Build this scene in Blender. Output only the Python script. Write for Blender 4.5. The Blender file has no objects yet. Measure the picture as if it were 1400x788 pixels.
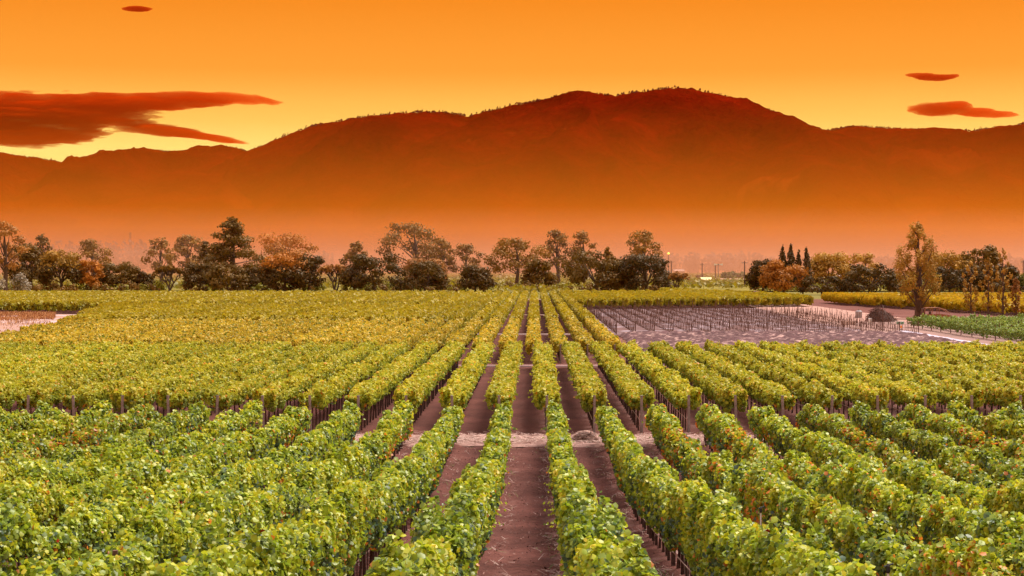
import bpy, math, random
import numpy as np
from mathutils import Vector

# ------------------------------------------------------------------ camera, sky, sun, exposure
scene = bpy.context.scene
COL = scene.collection
F, VX, HY, EYE = 2300.0, 731.2, 367.0, 8.45       # focal (px of a 1400 px frame), where the rows converge, horizon, eye height
cam_d = bpy.data.cameras.new("camera"); cam = bpy.data.objects.new("camera", cam_d); COL.objects.link(cam)
cam.location = (0, 0, EYE); cam.rotation_euler = (math.radians(90), 0, 0)
cam_d.sensor_width = 36; cam_d.lens = F / 1400 * 36
cam_d.shift_x = -(VX - 700) / 1400; cam_d.shift_y = -(394 - HY) / 1400
cam_d.clip_start = 0.1; cam_d.clip_end = 60000
scene.camera = cam

SUN_AZ, SUN_EL = 48, 56        # degrees from the rows' direction (minus is left), degrees up
world = bpy.data.worlds.new("World"); scene.world = world; world.use_nodes = True
nt = world.node_tree; nt.nodes.clear()
def N(tree, kind, **kw):
    n = tree.nodes.new(kind)
    for k, v in kw.items(): setattr(n, k, v)
    return n
out = N(nt, 'ShaderNodeOutputWorld'); bg = N(nt, 'ShaderNodeBackground')
tc = N(nt, 'ShaderNodeTexCoord'); sep = N(nt, 'ShaderNodeSeparateXYZ')
nt.links.new(tc.outputs['Generated'], sep.inputs[0])
asn = N(nt, 'ShaderNodeMath', operation='ARCSINE'); nt.links.new(sep.outputs['Z'], asn.inputs[0])
dv = N(nt, 'ShaderNodeMath', operation='DIVIDE'); dv.inputs[1].default_value = math.pi / 2
nt.links.new(asn.outputs[0], dv.inputs[0])
ramp = N(nt, 'ShaderNodeValToRGB'); nt.links.new(dv.outputs[0], ramp.inputs[0])
SKY = [(0.0, (.95, .84, .26)), (3.7, (.95, .80, .22)), (5.0, (.88, .52, .10)), (6.6, (.81, .315, .036)), (9.2, (.735, .22, .013)),
       (15, (.74, .26, .045)), (24, (.80, .44, .24)), (38, (.88, .72, .66)), (60, (.95, .93, 1.02)), (90, (.98, 1.0, 1.14))]
cr = ramp.color_ramp
while len(cr.elements) < len(SKY): cr.elements.new(.5)
for e, (deg, c) in zip(cr.elements, SKY): e.position = deg / 90; e.color = (*c, 1)
nt.links.new(ramp.outputs[0], bg.inputs['Color']); bg.inputs['Strength'].default_value = 1.0
nt.links.new(bg.outputs[0], out.inputs['Surface'])
sun_d = bpy.data.lights.new("sun", 'SUN'); sun = bpy.data.objects.new("sun", sun_d); COL.objects.link(sun)
sun_d.energy = 4.8; sun_d.angle = math.radians(32); sun_d.color = (1, .90, .78)
a, e_ = math.radians(SUN_AZ), math.radians(SUN_EL)
to_sun = Vector((math.sin(a) * math.cos(e_), math.cos(a) * math.cos(e_), math.sin(e_)))
sun.rotation_euler = to_sun.to_track_quat('Z', 'Y').to_euler(); sun.location = (0, 0, 60)
scene.view_settings.view_transform = 'Standard'; scene.view_settings.look = 'None'
scene.view_settings.exposure = 0.33; scene.view_settings.gamma = 1.0
scene.cycles.volume_bounces = 0; scene.cycles.use_denoising = True
scene.cycles.max_bounces = 6; scene.cycles.transparent_max_bounces = 8
scene.cycles.caustics_reflective = False; scene.cycles.caustics_refractive = False

# ------------------------------------------------------------------ helpers
R = np.random.default_rng
def gz(y):
    y = np.asarray(y, float)
    t = (56 - y) / 3.0
    base = .0795 * 3.0 * np.where(t > 30, t, np.log1p(np.exp(np.clip(t, -60, 30))))
    yy = np.clip(14 - y, 0, 14)
    return np.where(y < 0, 6.7, np.minimum(6.7, base + .0115 * yy ** 2))
def at(px, py, z=0.0):
    """the point at height z seen at a pixel of the photograph"""
    Y = F * (EYE - z) / (py - HY); return (px - VX) / F * Y, Y
def X_of(px, Y): return (px - VX) / F * Y
def Z_of(py, Y): return EYE + (HY - py) / F * Y
def depth(base_y): return F * EYE / (base_y - HY)

class Noise2:
    def __init__(s, seed, nu=64, nv=64): s.g = R(seed).random((nu, nv)); s.nu, s.nv = nu, nv
    def __call__(s, u, v):
        u = np.asarray(u, float); v = np.asarray(v, float)
        iu = np.floor(u).astype(int); iv = np.floor(v).astype(int); fu = u - iu; fv = v - iv
        fu = fu * fu * (3 - 2 * fu); fv = fv * fv * (3 - 2 * fv)
        a = s.g[iu % s.nu, iv % s.nv]; b = s.g[(iu + 1) % s.nu, iv % s.nv]
        c = s.g[iu % s.nu, (iv + 1) % s.nv]; d = s.g[(iu + 1) % s.nu, (iv + 1) % s.nv]
        return (a * (1 - fu) + b * fu) * (1 - fv) + (c * (1 - fu) + d * fu) * fv
def fbm(n, u, v, o=4, g=.5):
    t = 0; a = 1; w = 0
    for i in range(o): t = t + a * n(u * 2 ** i + 7.3 * i, v * 2 ** i + 3.1 * i); w += a; a *= g
    return t / w

def mesh_np(name, V, loops, starts, col=None, smooth=False):
    me = bpy.data.meshes.new(name)
    V = np.ascontiguousarray(V, dtype=np.float32)
    me.vertices.add(len(V)); me.vertices.foreach_set('co', V.ravel())
    me.loops.add(len(loops)); me.loops.foreach_set('vertex_index', np.ascontiguousarray(loops, dtype=np.int32))
    me.polygons.add(len(starts)); me.polygons.foreach_set('loop_start', np.ascontiguousarray(starts, dtype=np.int32))
    if smooth: me.polygons.foreach_set('use_smooth', np.ones(len(starts), dtype=bool))
    if col is not None:
        a = me.color_attributes.new('Col', 'FLOAT_COLOR', 'POINT')
        c = np.ones((len(V), 4), np.float32); c[:, :3] = col; a.data.foreach_set('color', c.ravel())
    me.update(calc_edges=True); return me
def grid_mesh(name, P, col=None, smooth=True):
    nu, nv = P.shape[:2]
    i = np.arange(nu * nv).reshape(nu, nv)
    q = np.stack([i[:-1, :-1], i[1:, :-1], i[1:, 1:], i[:-1, 1:]], -1).reshape(-1, 4)
    return mesh_np(name, P.reshape(-1, 3), q.ravel(), np.arange(len(q)) * 4, None if col is None else col.reshape(-1, 3), smooth)

def link(name, me, mat=None, parent=None, loc=(0, 0, 0), kind=None):
    o = bpy.data.objects.new(name, me); COL.objects.link(o)
    if mat is not None and me is not None and len(me.materials) == 0: me.materials.append(mat)
    if parent is not None: o.parent = parent
    o.location = loc
    if kind: o['kind'] = kind
    return o
def thing(name, label, cat, loc=(0, 0, 0), group=None, rz=0):
    o = bpy.data.objects.new(name, None); COL.objects.link(o); o.location = loc; o.rotation_euler = (0, 0, rz)
    o.empty_display_size = .3; o['label'] = label; o['category'] = cat
    if group: o['group'] = group
    return o
def tag(o, label, cat, group=None):
    o['label'] = label; o['category'] = cat
    if group: o['group'] = group
    return o

class Geo:
    """boxes, bars, tubes and loose faces collected into ONE mesh"""
    def __init__(s): s.v = []; s.f = []
    def add(s, vs, fs):
        n = len(s.v); s.v += [tuple(p) for p in vs]; s.f += [tuple(i + n for i in f) for f in fs]; return s
    def box(s, x0, x1, y0, y1, z0, z1):
        return s.add([(x, y, z) for z in (z0, z1) for y in (y0, y1) for x in (x0, x1)],
                     [(0, 2, 3, 1), (4, 5, 7, 6), (0, 1, 5, 4), (2, 6, 7, 3), (0, 4, 6, 2), (1, 3, 7, 5)])
    def tube(s, pts, rad, n=5, cap=True):
        pts = [Vector(p) for p in pts]
        if not hasattr(rad, '__len__'): rad = [rad] * len(pts)
        rings = []
        for i, p in enumerate(pts):
            d = (pts[min(i + 1, len(pts) - 1)] - pts[max(i - 1, 0)])
            d = d.normalized() if d.length > 1e-9 else Vector((0, 0, 1))
            u = d.cross(Vector((0, 1, 0)) if abs(d.y) < .8 else Vector((1, 0, 0))).normalized(); w = d.cross(u)
            rings.append([p + (u * math.cos(2 * math.pi * k / n) + w * math.sin(2 * math.pi * k / n)) * rad[i] for k in range(n)])
        vs = [q for r in rings for q in r]; fs = []
        for i in range(len(pts) - 1):
            for k in range(n): fs.append((i * n + k, i * n + (k + 1) % n, (i + 1) * n + (k + 1) % n, (i + 1) * n + k))
        if cap: fs.append(tuple(range(n))[::-1]); fs.append(tuple((len(pts) - 1) * n + k for k in range(n)))
        return s.add(vs, fs)
    def lathe(s, prof, n=12, c=(0, 0, 0)):
        vs = []; fs = []
        for r, z in prof:
            for k in range(n): vs.append((c[0] + r * math.cos(2 * math.pi * k / n), c[1] + r * math.sin(2 * math.pi * k / n), c[2] + z))
        for i in range(len(prof) - 1):
            for k in range(n): fs.append((i * n + k, i * n + (k + 1) % n, (i + 1) * n + (k + 1) % n, (i + 1) * n + k))
        fs.append(tuple(range(n))[::-1]); fs.append(tuple((len(prof) - 1) * n + k for k in range(n)))
        return s.add(vs, fs)
    def mesh(s, name, smooth=False):
        me = bpy.data.meshes.new(name); me.from_pydata(s.v, [], s.f)
        if smooth: me.polygons.foreach_set('use_smooth', [True] * len(me.polygons))
        me.update(); return me
    def build(s, name, mat, parent=None, loc=(0, 0, 0), kind=None, smooth=False):
        return link(name, s.mesh(name, smooth), mat, parent, loc, kind)

# ------------------------------------------------------------------ materials
def new_mat(name):
    m = bpy.data.materials.new(name); m.use_nodes = True; t = m.node_tree; t.nodes.clear()
    return m, t, N(t, 'ShaderNodeOutputMaterial')
def solid(name, rgb, rough=.7, var=.25, scale=6.0, metal=0.0, bump=0.0, emit=0.0):
    m, t, o = new_mat(name); b = N(t, 'ShaderNodeBsdfPrincipled')
    b.inputs['Roughness'].default_value = rough; b.inputs['Metallic'].default_value = metal
    c = N(t, 'ShaderNodeTexCoord'); n = N(t, 'ShaderNodeTexNoise'); n.inputs['Scale'].default_value = scale; n.inputs['Detail'].default_value = 5
    t.links.new(c.outputs['Object'], n.inputs['Vector'])
    r = N(t, 'ShaderNodeValToRGB'); r.color_ramp.elements[0].position = .3; r.color_ramp.elements[1].position = .7
    r.color_ramp.elements[0].color = (*[x * (1 - var) for x in rgb], 1); r.color_ramp.elements[1].color = (*[min(1, x * (1 + var)) for x in rgb], 1)
    t.links.new(n.outputs['Fac'], r.inputs[0]); t.links.new(r.outputs[0], b.inputs['Base Color'])
    if bump:
        bp = N(t, 'ShaderNodeBump'); bp.inputs['Strength'].default_value = bump; bp.inputs['Distance'].default_value = .03
        t.links.new(n.outputs['Fac'], bp.inputs['Height']); t.links.new(bp.outputs[0], b.inputs['Normal'])
    if emit:
        b.inputs['Emission Color'].default_value = (*rgb, 1); b.inputs['Emission Strength'].default_value = emit
    t.links.new(b.outputs[0], o.inputs['Surface']); return m
def leaf_mat(name, rough=.42, spec=.5, trans=.35, vary=.12):
    m, t, o = new_mat(name); b = N(t, 'ShaderNodeBsdfPrincipled'); b.inputs['Roughness'].default_value = rough
    b.inputs['Specular IOR Level'].default_value = spec
    a = N(t, 'ShaderNodeAttribute', attribute_name='Col'); oi = N(t, 'ShaderNodeObjectInfo')
    hs = N(t, 'ShaderNodeHueSaturation'); mr = N(t, 'ShaderNodeMapRange')
    mr.inputs['To Min'].default_value = 1 - vary; mr.inputs['To Max'].default_value = 1 + vary
    t.links.new(oi.outputs['Random'], mr.inputs['Value']); t.links.new(mr.outputs[0], hs.inputs['Value'])
    t.links.new(a.outputs['Color'], hs.inputs['Color']); t.links.new(hs.outputs[0], b.inputs['Base Color'])
    tr = N(t, 'ShaderNodeBsdfTranslucent'); t.links.new(hs.outputs[0], tr.inputs['Color'])
    mx = N(t, 'ShaderNodeMixShader'); mx.inputs[0].default_value = trans
    t.links.new(b.outputs[0], mx.inputs[1]); t.links.new(tr.outputs[0], mx.inputs[2]); t.links.new(mx.outputs[0], o.inputs['Surface'])
    return m
def vcol_mat(name, rough=.9, noise=(0.0, 1.0), amp=.3, bump=0.0, detail=6, spec=.2, bdist=.05):
    """colour attribute Col broken up by world-space noise"""
    m, t, o = new_mat(name); b = N(t, 'ShaderNodeBsdfPrincipled'); b.inputs['Roughness'].default_value = rough
    b.inputs['Specular IOR Level'].default_value = spec
    a = N(t, 'ShaderNodeAttribute', attribute_name='Col'); c = N(t, 'ShaderNodeTexCoord')
    last = a.outputs['Color']; ns = []
    for sc_ in noise:
        if sc_ <= 0: continue
        n = N(t, 'ShaderNodeTexNoise'); n.inputs['Scale'].default_value = sc_; n.inputs['Detail'].default_value = detail; n.inputs['Roughness'].default_value = .65
        t.links.new(c.outputs['Object'], n.inputs['Vector']); ns.append(n)
        mr = N(t, 'ShaderNodeMapRange'); mr.inputs['From Min'].default_value = .28; mr.inputs['From Max'].default_value = .72
        mr.inputs['To Min'].default_value = 1 - amp; mr.inputs['To Max'].default_value = 1 + amp
        t.links.new(n.outputs['Fac'], mr.inputs['Value'])
        mm = N(t, 'ShaderNodeVectorMath', operation='SCALE'); t.links.new(last, mm.inputs[0]); t.links.new(mr.outputs[0], mm.inputs['Scale']); last = mm.outputs[0]
    t.links.new(last, b.inputs['Base Color'])
    if bump and ns:
        bp = N(t, 'ShaderNodeBump'); bp.inputs['Strength'].default_value = bump; bp.inputs['Distance'].default_value = bdist
        t.links.new(ns[-1].outputs['Fac'], bp.inputs['Height']); t.links.new(bp.outputs[0], b.inputs['Normal'])
    t.links.new(b.outputs[0], o.inputs['Surface']); return m
def vol_mat(name, rgb, dens, aniso=0.0, absorb=None):
    m, t, o = new_mat(name); v = N(t, 'ShaderNodeVolumePrincipled')
    v.inputs['Color'].default_value = (*rgb, 1); v.inputs['Density'].default_value = dens; v.inputs['Anisotropy'].default_value = aniso
    if absorb: v.inputs['Absorption Color'].default_value = (*absorb, 1)
    t.links.new(v.outputs[0], o.inputs['Volume']); return m

M_leaf = leaf_mat('vine_leaf', .44, .60, .42)
M_leaf_far = leaf_mat('vine_leaf_far', .5, .3, .38)
M_tree = leaf_mat('tree_leaf', .6, .2, .22, .12)
M_bark = solid('vine_bark', (.075, .035, .027), .9, .35, 18, bump=.6)
M_tbark = solid('tree_bark', (.10, .06, .045), .9, .3, 2.0, bump=.5)
M_post = solid('weathered_post', (.22, .18, .175), .85, .25, 9, bump=.4)
M_stake = solid('rusty_stake', (.115, .055, .042), .7, .3, 20)
M_brown_hose = solid('brown_hose', (.20, .12, .10), .6, .1, 5)
M_hose = solid('pale_hose', (.50, .34, .31), .5, .12, 5)
M_wire = solid('wire', (.35, .28, .27), .4, .1, 5, metal=.6)
M_soil = vcol_mat('soil', .95, (.35, 3, 11, 34), .24, .9, 8)
M_straw = vcol_mat('straw', .9, (3, 12), .25, .5)
M_hill = vcol_mat('forested_slope', 1.0, (.0025, .012, .05), .30, 1.0, 8, .0, 30)
M_white = solid('white_plastic', (.75, .72, .72), .4, .06, 3)
M_black = solid('black_plastic', (.03, .03, .035), .4, .1, 3)
M_rust = solid('rusty_metal', (.30, .12, .06), .75, .35, 3, bump=.3)
M_rustd = solid('dark_rusty_metal', (.10, .05, .04), .75, .35, 3)
M_glass = solid('window_glass', (.05, .06, .05), .1, .1, 1)
M_tan = solid('faded_tan_paint', (.42, .22, .16), .5, .12, 1.5)
M_tyre = solid('tyre_rubber', (.025, .022, .022), .85, .1, 4)
M_chrome = solid('chrome', (.6, .58, .55), .2, .05, 4, metal=1)

# ------------------------------------------------------------------ leaves
LEAF5 = (np.array([(0, -.22, 0), (-.22, -.46, -.05), (-.40, -.22, -.04), (-.34, .0, .03), (-.50, .16, -.06), (-.2, .24, .03), (0, .56, -.08),
                   (.2, .24, .03), (.50, .16, -.06), (.34, .0, .03), (.40, -.22, -.04), (.22, -.46, -.05)], float),
         [(0, 1, 2, 3, 4, 5, 6), (0, 6, 7, 8, 9, 10, 11)])
LEAF4 = (np.array([(0, -.5, 0), (-.5, -.12, -.08), (-.33, .36, -.06), (0, .5, .02), (.33, .36, -.06), (.5, -.12, -.08)], float), [(0, 3, 2, 1), (0, 5, 4, 3)])
QUAD = (np.array([(-.5, -.4, 0), (.4, -.5, .05), (.5, .42, -.06), (-.38, .5, .04)], float), [(0, 1, 2, 3)])
def leaves(name, C, Nn, S, col, tmpl, rng, smooth=False):
    T, faces = tmpl; n = len(C); K = len(T)
    Nn = Nn / (np.linalg.norm(Nn, axis=1, keepdims=True) + 1e-9)
    r = rng.normal(size=(n, 3)); r[:, 2] -= .8
    u = np.cross(Nn, r); u /= (np.linalg.norm(u, axis=1, keepdims=True) + 1e-9); w = np.cross(Nn, u)
    # w runs from stem to tip: leaves hang
    asp = rng.uniform(.85, 1.15, (n, 1))
    V = C[:, None, :] + S[:, None, None] * (T[None, :, 0, None] * (u * asp)[:, None, :] + T[None, :, 1, None] * (-w)[:, None, :] + T[None, :, 2, None] * Nn[:, None, :])
    L = []; st = []; p = 0
    fl = [np.array(f) for f in faces]; tot = sum(len(f) for f in fl)
    base = (np.arange(n) * K)[:, None]
    allf = np.concatenate(fl)[None, :] + base
    loops = allf.ravel()
    offs = np.cumsum([0] + [len(f) for f in fl[:-1]])
    starts = ((np.arange(n) * tot)[:, None] + offs[None, :]).ravel()
    return mesh_np(name, V.reshape(-1, 3), loops, starts, np.repeat(col, K, axis=0), smooth)

def mixc(a, b, t): return np.asarray(a)[None, :] * (1 - t[:, None]) + np.asarray(b)[None, :] * t[:, None]
def ramp_col(v, stops):
    v = np.clip(v, 0, 1); p = [s[0] for s in stops]
    return np.stack([np.interp(v, p, [s[1][k] for s in stops]) for k in range(3)], 1)
BLUEG, GREEN, YGREEN, YEL, GOLD, ORA, RED = (.075, .14, .095), (.175, .255, .03), (.54, .55, .028), (.70, .56, .035), (.62, .38, .040), (.80, .27, .035), (.50, .045, .015)
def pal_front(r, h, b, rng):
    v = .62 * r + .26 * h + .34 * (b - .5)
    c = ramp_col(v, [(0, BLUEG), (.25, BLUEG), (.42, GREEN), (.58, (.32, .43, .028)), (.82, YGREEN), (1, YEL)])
    k = rng.random(len(r)); low = (k < .06 * np.clip(1.3 - 1.6 * h, .08, 1) * (1 + 7 * (b > .70))); c[low] = np.array(ORA) * rng.uniform(.6, 1.1, (low.sum(), 1))
    red = rng.random(len(r)) < .0007; c[red] = RED
    return c
def pal_front_orange(r, h, b, rng):
    c = pal_front(r, h, b, rng); k = rng.random(len(r)) < (.42 * (b > .60) + .03) * np.clip(1.25 - h, .15, 1); c[k] = np.array(ORA) * rng.uniform(.7, 1.15, (k.sum(), 1)); return c
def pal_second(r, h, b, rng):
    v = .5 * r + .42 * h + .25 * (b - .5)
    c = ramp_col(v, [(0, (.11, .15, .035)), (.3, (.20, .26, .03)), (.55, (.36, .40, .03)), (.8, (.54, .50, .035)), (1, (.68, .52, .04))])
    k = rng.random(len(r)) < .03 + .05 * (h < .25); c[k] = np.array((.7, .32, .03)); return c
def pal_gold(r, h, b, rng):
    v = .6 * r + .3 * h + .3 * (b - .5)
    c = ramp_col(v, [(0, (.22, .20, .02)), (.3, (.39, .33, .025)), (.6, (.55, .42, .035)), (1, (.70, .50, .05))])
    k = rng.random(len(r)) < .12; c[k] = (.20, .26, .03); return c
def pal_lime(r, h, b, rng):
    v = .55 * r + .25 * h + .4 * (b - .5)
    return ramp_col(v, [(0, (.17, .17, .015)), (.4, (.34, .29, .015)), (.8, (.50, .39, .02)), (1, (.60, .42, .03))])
def pal_strip(r, h, b, rng):
    v = .6 * r + .25 * h + .4 * (b - .5)
    return ramp_col(v, [(0, (.20, .18, .01)), (.4, (.45, .33, .015)), (1, (.68, .44, .02))])
def pal_young(r, h, b, rng):
    v = .7 * r + .3 * h
    return ramp_col(v, [(0, (.08, .12, .03)), (.5, (.18, .27, .05)), (1, (.34, .42, .08))])

def front_h(y): return np.interp(y, [20, 45, 80], [1.0, 1.0, 0.0])
def canopy(name, y0, L, per_m, leaf, hw, zb, zt, pal, seed, twin=0.0, tmpl=LEAF4, follow=False, vine=1.5, lump=.28, taper=None, shoot=1.0, mat=None, gap=0.0):
    """foliage of one vine row, origin at the row's near end on the ground"""
    rng = R(seed); n1 = Noise2(seed + 1, 512, 64); n2 = Noise2(seed + 2, 512, 64)
    n = int(L * per_m)
    y = rng.random(n) * L
    if taper is not None:                       # fewer, larger leaves farther off
        keep = rng.random(n) < np.interp(y0 + y, *taper[0]); y = y[keep]; n = len(y)
        S = leaf * np.interp(y0 + y, *taper[1])
    else: S = np.full(n, leaf)
    side = rng.choice([-1., 1., 0.], n, p=[.44, .44, .12]) if twin else np.zeros(n)
    th = rng.random(n) * 2 * np.pi
    low = np.sin(th) < -.35; th = np.where(low & (rng.random(n) < .6), -th, th)
    if twin: th = np.where((np.cos(th) * side < -.2) & (rng.random(n) < .45), np.pi - th, th)
    cs, sn = np.cos(th), np.sin(th)
    sx = np.sign(cs) * np.abs(cs) ** .55; sz = np.sign(sn) * np.abs(sn) ** .6
    u = y / vine + side * 17
    big = n1(u * .9, 3 + side) * .6 + n1(u * 2.3, 9 + side) * .4            # vine-sized bulges
    patch = fbm(n2, y / 3.2 + side * 31, th / 2.2 + 5, 2)
    fine = .6 * n2(y / .30 + side * 11, th / (2 * np.pi) * 5) + .4 * n2(y / .75 + side * 5, th / (2 * np.pi) * 7 + 20)
    tone = n2(y / .26 + 50 + side * 7, th / (2 * np.pi) * 8 + 9)
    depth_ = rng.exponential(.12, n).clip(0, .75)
    rad = (1 - depth_) * (1 - lump * 1.0 + lump * 1.7 * fine + lump * .9 * (big - .5))
    ztv = zt + .18 * front_h(y0 + y) if follow else zt
    top = ztv + (big - .5) * lump * 1.7 + (n1(u * 5, 40) - .5) * .26 - .42 * np.clip((.20 - n1(u * .55, 55)) * 7, 0, 1)
    bot = zb - (n2(y / .6, 33 + side) - .55) * .42 + .18 * (n2(y / vine, 12) > .72)
    hx = hw * (.5 if twin else 1.0) * (.62 + .62 * n1(u * 1.7, 21 + side))
    zc = (top + bot) / 2; hz = (top - bot) / 2
    wid = np.where(sz < 0, 1 - .25 * np.abs(sz), 1.0)
    X = side * twin + hx * sx * rad * wid; Z = zc + hz * sz * rad
    nx = cs * 1.0; nz = sn * .9 + .35
    # shoots: little sprays standing out of the canopy
    ns = int(L * 3.4 * shoot)
    if ns:
        sy = rng.random(ns) * L; sth = rng.uniform(-.25, np.pi + .25, ns); sl = rng.uniform(.12, .42, ns) ; ssd = rng.choice([-1., 1.], ns) if twin else np.zeros(ns)
        k = 7; idx = np.repeat(np.arange(ns), k); t = np.tile(np.linspace(.1, 1, k), ns)
        px = ssd[idx] * twin + (hw * (.5 if twin else 1) * .8) * np.cos(sth[idx]) + sl[idx] * t * np.cos(sth[idx]) + rng.normal(0, .035, len(idx))
        ztp = (1.82 + .18 * front_h(y0 + sy[idx])) if follow else zt
        pz = (ztp + zb) / 2 + (ztp - zb) / 2 * .85 * np.sin(sth[idx]) + sl[idx] * t * np.sin(sth[idx]) * 1.0 - .2 * sl[idx] * t * t * (np.abs(np.cos(sth[idx])))
        py = sy[idx] + rng.normal(0, .05, len(idx)) + sl[idx] * t * rng.normal(0, .4, ns)[idx]
        X = np.concatenate([X, px]); Z = np.concatenate([Z, pz]); y = np.concatenate([y, py]); nx = np.concatenate([nx, np.cos(sth[idx])]); nz = np.concatenate([nz, np.sin(sth[idx]) * .6 + .4])
        Sn = leaf * (np.interp(y0 + py, *taper[1]) if taper is not None else 1.0) * (1.1 - .5 * t)
        tone = np.concatenate([tone, np.full(len(idx), .75)]); depth_ = np.concatenate([depth_, np.full(len(idx), .0)])
        S = np.concatenate([S, Sn]); patch = np.concatenate([patch, np.full(len(idx), .55)])
        if taper is not None:
            keep = np.concatenate([np.ones(n, bool), rng.random(len(idx)) < 1.2 * np.interp(y0 + py, *taper[0])])
            X, Z, y, nx, nz, S, patch, tone, depth_ = (q[keep] for q in (X, Z, y, nx, nz, S, patch, tone, depth_))
        n = len(X)
    y = np.clip(y, -.1, L + .1)
    S = S * rng.uniform(.65, 1.25, n)
    Nn = np.stack([nx + rng.normal(0, .95, n), rng.normal(0, .95, n) - .15, nz + rng.normal(0, .75, n)], 1)
    h = np.clip((Z - zb) / (zt - zb), 0, 1)
    r = np.clip(.62 * rng.random(n) + .62 * (tone - .5) + .30 - .45 * np.minimum(depth_, .4), 0, 1); col = pal(r, h, patch, rng) * rng.uniform(.85, 1.15, (n, 1))  # deeper leaves darker: older foliage, plus inner shade put into the colour
    if follow: Z = Z + gz(y0 + y) - gz(y0)
    return leaves(name, np.stack([X, y, Z], 1), Nn, S, col, tmpl, rng)

ORD = "first second third fourth fifth sixth seventh eighth ninth tenth eleventh twelfth thirteenth fourteenth fifteenth sixteenth seventeenth eighteenth nineteenth twentieth".split()
TENS = {20: 'twenty', 30: 'thirty', 40: 'forty', 50: 'fifty', 60: 'sixty', 70: 'seventy', 80: 'eighty'}
def ordn(k):
    if k <= 20: return ORD[k - 1]
    t = k // 10 * 10
    return (TENS[t][:-1] + 'ieth') if k % 10 == 0 else TENS[t] + '-' + ORD[k % 10 - 1]
def side_words(n, mid='middle aisle'):     # n >= 0 right of the aisle, n < 0 left of it
    k = n + 1 if n >= 0 else -n
    return f"{ordn(k)} {'right' if n >= 0 else 'left'} of the {mid}"

# ------------------------------------------------------------------ ground and other setting
def ground_sheet():
    ys = [-60, -30, 0]; y = 6.0; st = .11
    while y < 9000:
        ys.append(y)
        y += st if y < 24 else (.13 + (y - 24) * .005 if y < 95 else (y * .012 if y < 700 else y * .12))
    ys.append(9000)
    xs = list(np.arange(-9, 12.01, .2)); x = 12.3; s = .3
    while x < 9000: xs.append(x); x += s; s = min(s * 1.12, 2500)
    x = -9.3; s = .3
    while x > -9000: xs.insert(0, x); x -= s; s = min(s * 1.12, 2500)
    xs = np.array([-9000.] + [q for q in xs if abs(q) < 8900] + [9000.]); ys = np.array(ys)
    Xg, Yg = np.meshgrid(xs, ys, indexing='ij')
    n1 = Noise2(5, 256, 256); n2 = Noise2(6, 256, 256)
    near = np.clip((100 - Yg) / 30, 0, 1) * np.clip((14 - np.abs(Xg)) / 3, 0, 1)
    clod = (fbm(n1, Xg / .35, Yg / .45, 3) - .5) * .11 + (n2(Xg / 1.7, Yg / 2.6) - .5) * .07
    # wheel tracks either side of the aisle centre, a low berm under the vines
    ph = ((Xg - .948) / 2.4 + .5) % 1 - .5
    berm = .07 * np.exp(-(ph / .13) ** 2) - .03 * np.exp(-((np.abs(ph) - .33) / .06) ** 2)
    Zg = gz(Yg) + (clod + berm) * near
    P = np.stack([Xg, Yg, Zg], -1)
    c0 = np.array((.150, .052, .042)); cdark = np.array((.092, .032, .026)); cpale = np.array((.33, .18, .16))
    t = fbm(n2, Xg / 2.2, Yg / 3.0, 4)[..., None]; col = cdark * (1 - t) + c0 * t * 1.25
    weed = np.clip((fbm(n1, Xg / .5 + 9, Yg / .8, 3) - .52) * 6, 0, 1) * np.exp(-((np.abs(ph) - .17) / .09) ** 2) * (Xg > -1)
    col = col * (1 - .6 * weed[..., None]) + cpale * .6 * weed[..., None]
    grass = (np.clip((Yg - 446) / 30, 0, 1))[..., None]; col = col * (1 - grass) + np.array((.16, .135, .025)) * grass
    o = link('ground', grid_mesh('ground', P, col), M_soil, kind='structure'); return o
ground_sheet()

def sheet(name, poly, z, color, mat, seed=3, cell=.6, relief=0.0, rs=1.0, edge=1.0, accent=None, acc_scale=(2, 2), acc_t=.6, size=None):
    """a patch of ground bounded by a world-space quad (near-left, near-right, far-right, far-left), ragged at its border"""
    p = [np.array(q, float) for q in poly]
    nu = size[0] if size else max(4, int(max(np.linalg.norm(p[1] - p[0]), np.linalg.norm(p[2] - p[3])) / cell)); nv = size[1] if size else max(4, int(max(np.linalg.norm(p[3] - p[0]), np.linalg.norm(p[2] - p[1])) / cell))
    u, v = np.meshgrid(np.linspace(0, 1, nu + 1), np.linspace(0, 1, nv + 1), indexing='ij')
    xy = (p[0] * (1 - u[..., None]) + p[1] * u[..., None]) * (1 - v[..., None]) + (p[3] * (1 - u[..., None]) + p[2] * u[..., None]) * v[..., None]
    n = Noise2(seed, 128, 128); n2 = Noise2(seed + 1, 128, 128)
    b = np.minimum(np.minimum(u, 1 - u), np.minimum(v, 1 - v)) == 0
    j = np.stack([fbm(n, xy[..., 0] / 2, xy[..., 1] / 2, 3) - .5, fbm(n2, xy[..., 0] / 2, xy[..., 1] / 2, 3) - .5], -1) * 2 * edge
    xy = xy + j
    e = np.clip(np.minimum(np.minimum(u, 1 - u) * nu, np.minimum(v, 1 - v) * nv) / 2, 0, 1)
    zz = z + gz(xy[..., 1]) + relief * e * fbm(n, xy[..., 0] / rs, xy[..., 1] / rs * .8, 3, .6)
    t = fbm(n2, xy[..., 0] / 4, xy[..., 1] / 4, 3)[..., None]
    col = np.array(color) * (.75 + .5 * t)
    if accent is not None:
        k = np.clip((fbm(n, xy[..., 0] / acc_scale[0] + 40, xy[..., 1] / acc_scale[1], 4, .65) - acc_t) * 7, 0, 1)[..., None]
        col = col * (1 - k) + np.array(accent) * k
    return link(name, grid_mesh(name, np.concatenate([xy, zz[..., None]], -1), col), mat, kind='structure')
STRAWC = (.32, .185, .16)
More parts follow.
